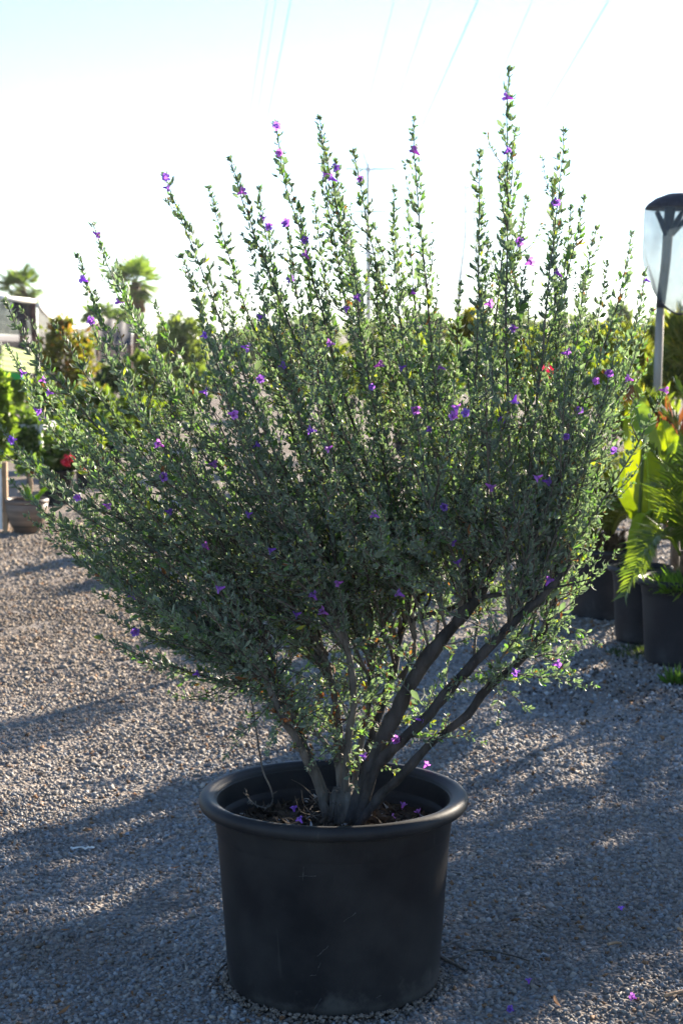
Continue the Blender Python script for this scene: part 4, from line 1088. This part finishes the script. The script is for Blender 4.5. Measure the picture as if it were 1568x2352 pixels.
cloth([pa, pb, P(80, 770, Y1), P(-60, 765, Y1 - 1)], 16, 8, .0, .03, 'cloth', t, M['shadecloth'])
cloth([P(-60, 782, Y1 + 2.5), P(80, 785, Y1 + 2.5), P(80, 850, Y1 + 2.5), P(-60, 850, Y1 + 2.5)], 12, 6, .0, .03, 'cloth', t, M['shadecloth'])
vs = []; m = 8
for i, p in enumerate(rope):
    for j in range(m): vs.append(p + np.array([0, 0, -(p[2] - .55) * j / (m - 1)]) + rng.normal(0, .012, 3))
MB().add(vs, [(i * m + j, i * m + j + 1, (i + 1) * m + j + 1, (i + 1) * m + j) for i in range(19) for j in range(m - 1)]).build('cloth', M['shadecloth'], t)
Y2 = 40.0
t = empty('shade_house', (P(297, 764, Y2).x, Y2, 0), 'low dark shade tent behind the yellow leaved tree', 'shade structure')
A, B_, C_, D_ = P(205, 770, Y2), P(240, 728, Y2 + 1), P(305, 745, Y2 + 2), P(300, 795, Y2)
cloth([A, D_, C_, B_], 12, 8, .05, .04, 'cloth', t, M['black_fabric'])
cloth([P(205, 775, Y2 + .1), P(300, 797, Y2 + .1), P(300, 835, Y2 + .1), P(215, 832, Y2 + .1)], 10, 6, 0, .04, 'cloth', t, M['shadecloth'])
for x, y in ((205, 768), (299, 792)):
    p = P(x, y, Y2); MB().tube([p, (p.x, Y2, 0)], .05, 8).build('post', M['rust'], t)

# ---------------------------------------------------------------- bushes and trees behind, left
bush('tree', 'small tree with yellowing leaves in front of the shade cloth', 'tree', 152, 820, 74, 96, 22, 2600, .075, (.08, .10, .025), (.22, .18, .035), (((.30, .14, .05), .12),),  trunk=.03, clumps=40)
bush('hedge_plant', 'bright yellow green leafy plant beside the white board', 'plant', -2, 960, 30, 115, 13.4, 2200, .06, (.08, .12, .025), (.16, .21, .05), trunk=.02, clumps=30)
bush('shrub', 'dark leafy shrub on thin trunks behind the clay bowl', 'shrub', 95, 950, 52, 75, 17.5, 1700, .08, (.045, .075, .025), (.10, .14, .04), trunk=.03)
bush('shrub', 'mixed green shrub right of the yellowing tree, behind the red flowers', 'shrub', 205, 950, 60, 80, 19, 2000, .08, (.05, .085, .025), (.14, .18, .045), (((.3, .22, .05), .06),), trunk=.03)
bush('shrub', 'dark round shrub below the low shade tent', 'shrub', 258, 870, 48, 45, 26, 1500, .09, (.03, .055, .02), (.08, .12, .035), trunk=.03)
bush('shrub', 'light green arching shrub under the fan palm trunk', 'shrub', 335, 865, 55, 55, 30, 1600, .12, (.09, .14, .03), (.19, .24, .05), trunk=.04)
bush('tree', 'broad soft green tree behind the far end of the gravel path', 'tree', 415, 815, 66, 92, 46, 4200, .16, (.07, .095, .035), (.17, .20, .07), trunk=.12, clumps=40)
bush('tree', 'rounded green tree between the fan palm and the shade tent', 'tree', 250, 735, 60, 34, 70, 1400, .22, (.05, .08, .035), (.11, .15, .06), trunk=.12)
bush('shrub', 'dark low shrubs row shrub at the far end of the path', 'shrub', 490, 872, 42, 26, 42, 900, .12, (.03, .055, .025), (.07, .10, .04), trunk=.04)
gK = G(487, 898); gK.z = 0
nursery_pot('nursery_pot', gK, .32, .16, .14, .012, .27, 'blue grey pot at the far end of the gravel path', noise_mat('blue_plastic', (.08, .11, .16), (.12, .16, .22), 5, .5))
for x, y, rx, rz, Y, n_, lf, c1, c2, lab in ((60, 1010, 40, 70, 15.2, 900, .07, (.05, .085, .03), (.12, .17, .05), 'leafy dark shrub between the plant table and the red flowers'),
        (30, 890, 44, 50, 20.5, 1400, .08, (.08, .12, .03), (.18, .23, .05), 'green shrub under the pale green slatted panel'),
        (190, 1015, 48, 45, 16.5, 1200, .07, (.09, .13, .02), (.22, .25, .04), 'yellow green shrub above the red flowers'),
        (250, 985, 50, 48, 18, 1200, .08, (.04, .07, .025), (.11, .15, .04), 'dark green shrub beside the small far black pot'),
        (395, 930, 46, 46, 25, 1100, .10, (.07, .11, .025), (.17, .21, .045), 'green bushy shrub beyond the small far black pot'),
        (440, 890, 44, 50, 33, 1100, .12, (.06, .09, .03), (.14, .17, .05), 'grey green bush near the far end of the path')):
    bush('shrub', lab, 'shrub', x, y, rx, rz, Y, n_, lf, c1, c2, trunk=.02)
gM = G(205, 1120); gM.z = 0
nursery_pot('nursery_pot', gM, .30, .13, .115, .012, .25, 'black nursery pot between the red flowers and the small far pot', M['plastic'])
gN = G(255, 1095); gN.z = 0
nursery_pot('nursery_pot', gN, .30, .12, .105, .012, .25, 'black nursery pot under the dark green shrub', M['plastic'])
# fan palms
def fan_mesh(n=19, L=1.15):
    mb = MB(); mb.tube([(0, 0, 0), (.35, 0, .03), (.7, 0, .0)], [.025, .018, .012], 5, col=np.array([.12, .15, .04]))
    a = np.linspace(-1.9, 1.9, n); D = unit(np.stack([np.cos(a), np.sin(a), .12 * np.cos(3 * a) - .1], -1))
    N = unit(np.stack([np.zeros(n), np.zeros(n), np.ones(n)], -1) + rng.normal(0, .15, (n, 3))); B = np.tile(np.array([.68, 0, 0]), (n, 1))
    N = unit(N - D * (N * D).sum(1)[:, None])
    v, f, c = blades(B, D, N, L * (.75 + .25 * np.cos(a)) * rng.uniform(.8, 1.15, n), .11, cvar((.07, .11, .03), (.16, .21, .06), n))
    mb.add(v, f, c)
    return mb
FANS = []
for k in range(3):
    o_ = fan_mesh().build('fan_frond', M['leafy']); FANS.append(o_.data); bpy.data.objects.remove(o_)
def fan_palm(label, cx, cy, rpx, Y, trunk=.16, nf=26, skirt=True):
    c = P(cx, cy, Y); t = empty('fan_palm', (c.x, Y, 0), label, 'palm tree', 'far fan palms')
    MB().tube([(c.x, Y, -.1), (c.x + .05, Y, c.z * .5), (c.x, Y, c.z + .05)], [trunk * 1.3, trunk, trunk * 1.25], 10).build('trunk', M['trunk'], t)
    s = rpx * Y / FPX / 1.55
    for k in range(nf):
        o = bpy.data.objects.new('frond', random.choice(FANS)); COL.objects.link(o); o.parent = t
        el = random.uniform(-.35, 1.3) if k % 6 else -.75; az = 2.4 * k
        o.location = (random.uniform(-.05, .05), 0, c.z + random.uniform(-.1, .1)); o.rotation_euler = (random.uniform(-.5, .5), -el, az); o.scale = [s * random.uniform(.8, 1.1)] * 3
    if skirt:
        n = 120; a = rng.uniform(0, 6.28, n); B = np.stack([np.cos(a) * trunk, np.sin(a) * trunk, c.z - rng.uniform(.05, .9, n)], -1)
        D = unit(np.stack([np.cos(a) * .5, np.sin(a) * .5, -np.ones(n)], -1)); v, f, cl = blades(B, D, unit(np.cross(D, rng.normal(size=(n, 3)))), .7, .09, cvar((.12, .07, .03), (.22, .15, .08), n))
        o = bpy.data.objects.new('dead_skirt', mesh_np('dead_skirt', v, f, M['dry'], True, cl)); COL.objects.link(o); o.parent = t; o['kind'] = 'stuff'
    return t
fan_palm('fan palm standing right above the grey shade cloth structure', 50, 662, 66, 75)
fan_palm('fan palm with clear trunk between the shrub stems, above the low shade tent', 312, 650, 74, 75)
# distant trees along the skyline
for x, y, rx, rz, Y, lab in ((600, 772, 34, 36, 190, 'bluish distant tree beyond the end of the gravel path'), (560, 800, 50, 40, 80, 'green bush mass under the bluish distant tree'),
                             (720, 772, 80, 46, 120, 'distant green tree directly behind the middle of the flowering shrub'), (860, 780, 80, 40, 140, 'distant tree left of the wide steel pole base'),
                             (980, 765, 70, 46, 110, 'distant olive tree between the two power towers'), (1180, 770, 90, 46, 120, 'distant green tree right of the lattice tower'),
                             (1320, 762, 80, 42, 130, 'distant tree behind the right hedge palms'), (1425, 745, 26, 40, 70, 'slim distant tree near the netted pole'), (1540, 760, 70, 34, 110, 'distant tree behind the netted pole')):
    bush('far_tree', lab, 'tree', x, y, rx, rz, Y, 1500, Y * .0035, (.06, .085, .04), (.13, .16, .065), trunk=Y * .0018, clumps=30)

# ---------------------------------------------------------------- right side hedge and shrubs
bush('yellow_shrub', 'golden yellow leaved shrub seen through the upper right branches', 'shrub', 1085, 790, 48, 72, 15, 2000, .07, (.15, .14, .025), (.30, .25, .05), trunk=.03, aspect=.3, up=1.0)
bush('blue_shrub', 'blue grey leaved shrub in front of the golden yellow shrub', 'shrub', 1105, 850, 40, 60, 13.5, 900, .10, (.06, .10, .08), (.12, .17, .14), trunk=.02, aspect=.3, up=1.0)
t = bush('flowering_plant', 'yellow green plant with pink flowers behind the right branches', 'plant', 1285, 870, 50, 60, 12.5, 1300, .07, (.09, .13, .025), (.22, .25, .04), trunk=.02)
add_blooms(t, [(1270, 832), (1265, 850), (1268, 870), (1240, 845)], 12.1, .045, (.55, .05, .13))
for x, y, rx, rz, Y, up, lab in ((1180, 850, 50, 60, 14, 1.0, 'light green grassy shrub left of the pink flowers'), (1375, 815, 48, 60, 13, 1.4, 'fine leaved olive shrub in the right hedge next to the pink flowers'),
                             (1440, 822, 46, 66, 14, 1.4, 'tall grassy olive shrub in the right hedge left of the netted pole'), (1510, 812, 40, 62, 15, 1.6, 'grassy green shrub right behind the netted pole'),
                             (1575, 790, 44, 70, 12, 1.8, 'spiky bright green shrub right of the netted pole'), (1650, 780, 60, 90, 12.5, 1.2, 'leafy green shrub beyond the netted pole')):
    bush('hedge_shrub', lab, 'shrub', x, y, rx, rz, Y, 1700, .10, (.075, .095, .02), (.19, .20, .045), (((.30, .26, .05), .1),), trunk=.02, aspect=.16, up=up, group='hedge plants on the right')
for x, y, rx, rz, Y, c1, c2, lab in ((660, 850, 60, 62, 30, (.07, .10, .025), (.16, .19, .045), 'green hedge bush at the right border of the far path'), (760, 850, 66, 72, 24, (.08, .12, .03), (.19, .22, .05), 'bright hedge bush behind the middle of the flowering shrub'),
        (860, 855, 62, 76, 20, (.07, .10, .025), (.17, .19, .04), 'olive hedge bush behind the middle stems'), (950, 850, 58, 80, 18, (.08, .12, .02), (.20, .23, .04), 'yellow green hedge bush between the middle stems and the golden shrub'),
        (1020, 860, 50, 76, 16.5, (.06, .10, .03), (.15, .19, .05), 'fresh green hedge bush left of the golden yellow shrub'), (1235, 830, 60, 76, 16, (.07, .10, .025), (.18, .20, .045), 'tall olive hedge bush behind the pink flowers'),
        (1330, 880, 50, 70, 11.5, (.08, .12, .025), (.20, .24, .045), 'yellow green hedge bush above the shaggy palms'), (1410, 910, 46, 70, 11, (.09, .13, .025), (.22, .25, .045), 'bright feathery bush left of the broad leaved plant'),
        (1535, 868, 62, 52, 12.2, (.07, .10, .03), (.17, .20, .05), 'soft green hedge bush around the foot of the netted pole'), (1480, 960, 60, 60, 10.2, (.06, .09, .025), (.16, .19, .04), 'dark green bush behind the broad leaved plant')):
    bush('hedge_shrub', lab, 'shrub', x, y, rx, rz, Y, 2000, .006 * Y, c1, c2, (((.30, .26, .05), .08),), trunk=.02, aspect=.28, up=.9, group='hedge plants on the right')
# purple-leaved grassy plant behind the bird of paradise
c = P(1556, 905, 9.6); t = empty('red_leaf_plant', (c.x, 9.6, 0), 'dark red strap leaved plant behind the bird of paradise', 'plant')
n = 260; a = rng.uniform(0, 6.28, n); B = np.array([c.x, 9.6, .25]) + rng.normal(0, .06, (n, 3)); B[:, 2] = rng.uniform(.35, .8, n)
D = unit(np.stack([np.cos(a) * .7, np.sin(a) * .7, rng.uniform(.4, 1.6, n)], -1))
v, f, cl = blades(B, D, unit(np.cross(D, rng.normal(size=(n, 3)))), rng.uniform(.25, .5, n), .03, cvar((.05, .012, .015), (.16, .05, .04), n))
o = bpy.data.objects.new('foliage', mesh_np('foliage', v - np.array(t.location), f, M['leafy'], True, cl)); COL.objects.link(o); o.parent = t; o['kind'] = 'stuff'
MB().tube([(c.x, 9.6, -.01), (c.x, 9.6, .7)], [.03, .02], 8).build('stem', M['bark'], t)
# low potted plants receding behind the shrub on the right of the path
LOW = [(1170, 1240, 'nearest the wide black pot'), (1080, 1165, 'second past the wide black pot'), (1000, 1095, 'third past the wide black pot'), (930, 1040, 'fourth past the wide black pot'), (870, 990, 'fifth past the wide black pot'), (800, 950, 'last before the path end')]
for k, (x, y, w_) in enumerate(LOW):
    g = G(x, y); g.z = 0
    nursery_pot('nursery_pot', g, .28, .15, .132, .012, .23, f'black pot in the low row behind the flowering shrub, {w_}', M['plastic2'], seg=40)
    c = Vector((g.x, g.y, .62)); px = proj(np.array([c]))[0]; s = FPX / g.y
    bush('potted_shrub', f'low yellow green potted shrub behind the flowering shrub, {w_}', 'shrub', px[0], px[1], .30 * s, .36 * s, g.y, 1300, .07, (.08, .12, .02), (.20, .24, .04), (((.32, .28, .04), .1),), trunk=.014, base_z=.2, aspect=.3, up=.8)

# ---------------------------------------------------------------- pole with black net
YN = 11.0
p0 = Vector((P(1512, 900, YN).x - .02, YN, 0)); p1 = P(1538, 470, YN)
t = empty('netted_pole', p0, 'weathered pole with a black mesh net hung from a dark cap', 'pole')
pm = P(1515, 700, YN)
MB().tube([p0 - Vector((0, 0, .02)), P(1508, 900, YN), pm], [.028, .027, .026], 10).build('pole', M['bamboo'], t)
MB().tube([pm - Vector((0, 0, .02)), P(1528, 600, YN), p1], [.029, .030, .034], 10).build('sleeve', M['black_fabric'], t)
for x in (1508, 1566, 1590):
    MB().tube([P(1533, 545, YN), P(x, 487, YN + (.1 if x > 1580 else -.1))], [.022, .016], 7).build('strut', M['black_fabric'], t)
cc = P(1562, 478, YN); rc = 80 * YN / FPX
prof = [(.001, .095), (rc * .35, .09), (rc * .7, .062), (rc * .93, .026), (rc, .004), (rc * .99, -.006), (rc * .9, -.008), (rc * .6, .02), (.001, .04)]
MB().lathe(prof, 40, cc).build('cap', M['black_fabric'], t)
nu, nv = 48, 22; vs = []
bot = P(1556, 715, YN)
for j in range(nv):
    w = j / (nv - 1)
    ctr = np.array(cc) * (1 - w) + np.array(bot) * w
    rr = rc * np.interp(w, [0, .25, .5, .8, .93, 1], [.98, 1.03, 1.0, .72, .50, .12])
    for i in range(nu):
        a = 2 * math.pi * i / nu
        k = 1 + (.10 * math.sin(5 * a + 3 * w) + .06 * math.sin(11 * a - 5 * w)) * (.3 + w)
        vs.append(ctr + np.array([math.cos(a) * rr * k, math.sin(a) * rr * k, .012 * math.sin(4 * a) * w]))
fs = [(j * nu + i, j * nu + (i + 1) % nu, (j + 1) * nu + (i + 1) % nu, (j + 1) * nu + i) for j in range(nv - 1) for i in range(nu)]
MB().add(vs, fs).build('net', M['net'], t)
MB().tube(smooth_path([P(1517, 695, YN - .05), P(1535, 712, YN - .1), P(1560, 722, YN - .1), P(1590, 712, YN), P(1600, 700, YN + .05)], 14), .008, 6).build('hem_cord', M['black_fabric'], t)

# ---------------------------------------------------------------- power towers and lines
def strut(mb, a, b, r): mb.tube([a, b], r, 5)
YA = 260.0
def X(px, Y): return P(px, 764, Y).x
def Z(py, Y): return P(784, py, Y).z
ta = empty('power_tower', (X(845, YA), YA, 0), 'tall pole shaped power tower with horizontal arms', 'power tower')
MB().tube([(X(846, YA), YA, -1), (X(845, YA), YA, Z(600, YA)), (X(845, YA), YA, Z(378, YA))], [.46, .36, .25], 10).build('mast', M['steel'], ta)
MB().tube([(X(845, YA), YA, Z(385, YA)), (X(832, YA), YA, Z(350, YA))], [.18, .10], 6).build('peak', M['steel'], ta)
for y, xl, xr in ((387, 795, 906), (485, 812, 890), (580, 818, 880)):
    MB().tube([(X(xl, YA), YA, Z(y, YA)), (X(845, YA), YA, Z(y + 2, YA)), (X(xr, YA), YA, Z(y, YA))], [.12, .2, .12], 6).build('arm', M['steel'], ta)
    for x in (xl, xr):
        MB().tube([(X(x, YA), YA, Z(y, YA)), (X(x, YA), YA, Z(y + 34, YA))], .09, 6).build('insulator', M['steel'], ta)
YT = 300.0
tb = empty('power_tower', (X(1077, YT), YT, 0), 'lattice steel power tower with two legs and three cross arms', 'power tower')
for s in (-1, 1):
    xs = [1077 + s * 32, 1077 + s * 22, 1077 + s * 11, 1077 + s * 10]; ys = [740, 640, 545, 425]
    for dy in (-1.2, 1.2):
        MB().tube([(X(x, YT), YT + dy * k, -1 if i == 0 else Z(y, YT)) for i, (x, y, k) in enumerate(zip(xs, ys, (2.4, 1.6, .8, .7)))], [.21, .18, .14, .13], 5).build('leg', M['steel'], tb)
for k in range(9):
    y0, y1 = 740 - k * 35, 740 - (k + 1) * 35
    w0, w1 = [np.interp(y, [425, 545, 640, 740], [10, 11, 22, 32]) for y in (y0, y1)]
    mb = MB()
    for s in (-1, 1): strut(mb, (X(1077 + s * w0, YT), YT, Z(y0, YT)), (X(1077 - s * w1, YT), YT, Z(y1, YT)), .09)
    mb.build('brace', M['steel'], tb)
for y, xl, xr in ((432, 1025, 1128), (488, 1025, 1130), (546, 1024, 1130)):
    MB().tube([(X(xl, YT), YT, Z(y, YT)), (X(1077, YT), YT, Z(y - 3, YT)), (X(xr, YT), YT, Z(y, YT))], [.07, .11, .07], 6).build('arm', M['steel'], tb)
    for x in (xl, xr): MB().tube([(X(x, YT), YT, Z(y, YT)), (X(x, YT), YT, Z(y + 12, YT))], .1, 6).build('insulator', M['steel'], tb)
mb = MB()
for s in (-1, 1): strut(mb, (X(1077 + s * 10, YT), YT, Z(425, YT)), (X(1077, YT), YT, Z(400, YT)), .12)
mb.build('peak', M['steel'], tb)
def wire(far, near_px, sagk, lab, r=.035):
    r *= .72
    far = np.array(far); near = np.array(P(near_px[0], near_px[1], 121)); d = (near - far); d = d / d[1]      # per metre of Y
    ys = np.linspace(far[1], -60, 40); L = far[1] + 60
    pts = [far + d * (y - far[1]) + np.array([0, 0, sagk * ((y - far[1]) * (y - 121)) / L ** 2 * 8]) for y in ys]
    o = MB().tube(pts, r, 6).build('power_line', M['cable'], None, pts[0]); tag(o, lab, 'power line', 'overhead power lines')
for far, nr, lab, r in (((X(795, YA), YA, Z(421, YA)), (905, 0), 'overhead power line hung from the left end of the top arm of the pole tower', .035), ((X(812, YA), YA, Z(519, YA)), (990, 0), 'overhead power line hung from the second arm of the pole tower', .035),
                   ((X(906, YA), YA, Z(421, YA)), (1097, 0), 'thick overhead power line hung from the right end of the pole tower', .07), ((X(1025, YT), YT, Z(444, YT)), (1222, 0), 'overhead power line hung from the left side of the lattice tower', .035),
                   ((X(1128, YT), YT, Z(444, YT)), (1397, 0), 'overhead power line hung from the right side of the lattice tower', .06)):
    wire(far, nr, .5, lab, r)
YC = 700.0
tc_ = empty('power_tower', (X(529, YC), YC, 0), 'very distant power tower hidden behind the left stems', 'power tower')
MB().tube([(X(529, YC), YC, -1), (X(529, YC), YC, Z(618, YC))], [.7, .3], 8).build('mast', M['steel'], tc_)
MB().tube([(X(515, YC), YC, Z(630, YC)), (X(543, YC), YC, Z(630, YC))], .2, 6).build('arm', M['steel'], tc_)
for fx, nr, lab, r in ((516, (614, 0), 'thin overhead power line, left of three running to the very distant tower', .04), (529, (634, 0), 'thin overhead power line, middle of three running to the very distant tower', .04), (542, (668, 0), 'thicker overhead power line, right of three running to the very distant tower', .055)):
    wire((X(fx, YC), YC, Z(630, YC)), nr, .5, lab, r)

# ---------------------------------------------------------------- sunlit dusty air
me = MB().box((-700, -80, -1.6), (700, 1300, 60)).build('haze', None)
hm = bpy.data.materials.new('haze'); hm.use_nodes = True; ht = hm.node_tree
ht.nodes.remove(ht.nodes['Principled BSDF'])
pv = ht.nodes.new('ShaderNodeVolumePrincipled'); pv.inputs['Color'].default_value = (.92, .95, 1, 1); pv.inputs['Density'].default_value = .00022; pv.inputs['Anisotropy'].default_value = .4
ht.links.new(pv.outputs[0], ht.nodes['Material Output'].inputs['Volume'])
me.data.materials.append(hm); tag(me, 'thin sunlit haze in the morning air over the yard', 'haze', kind='stuff')
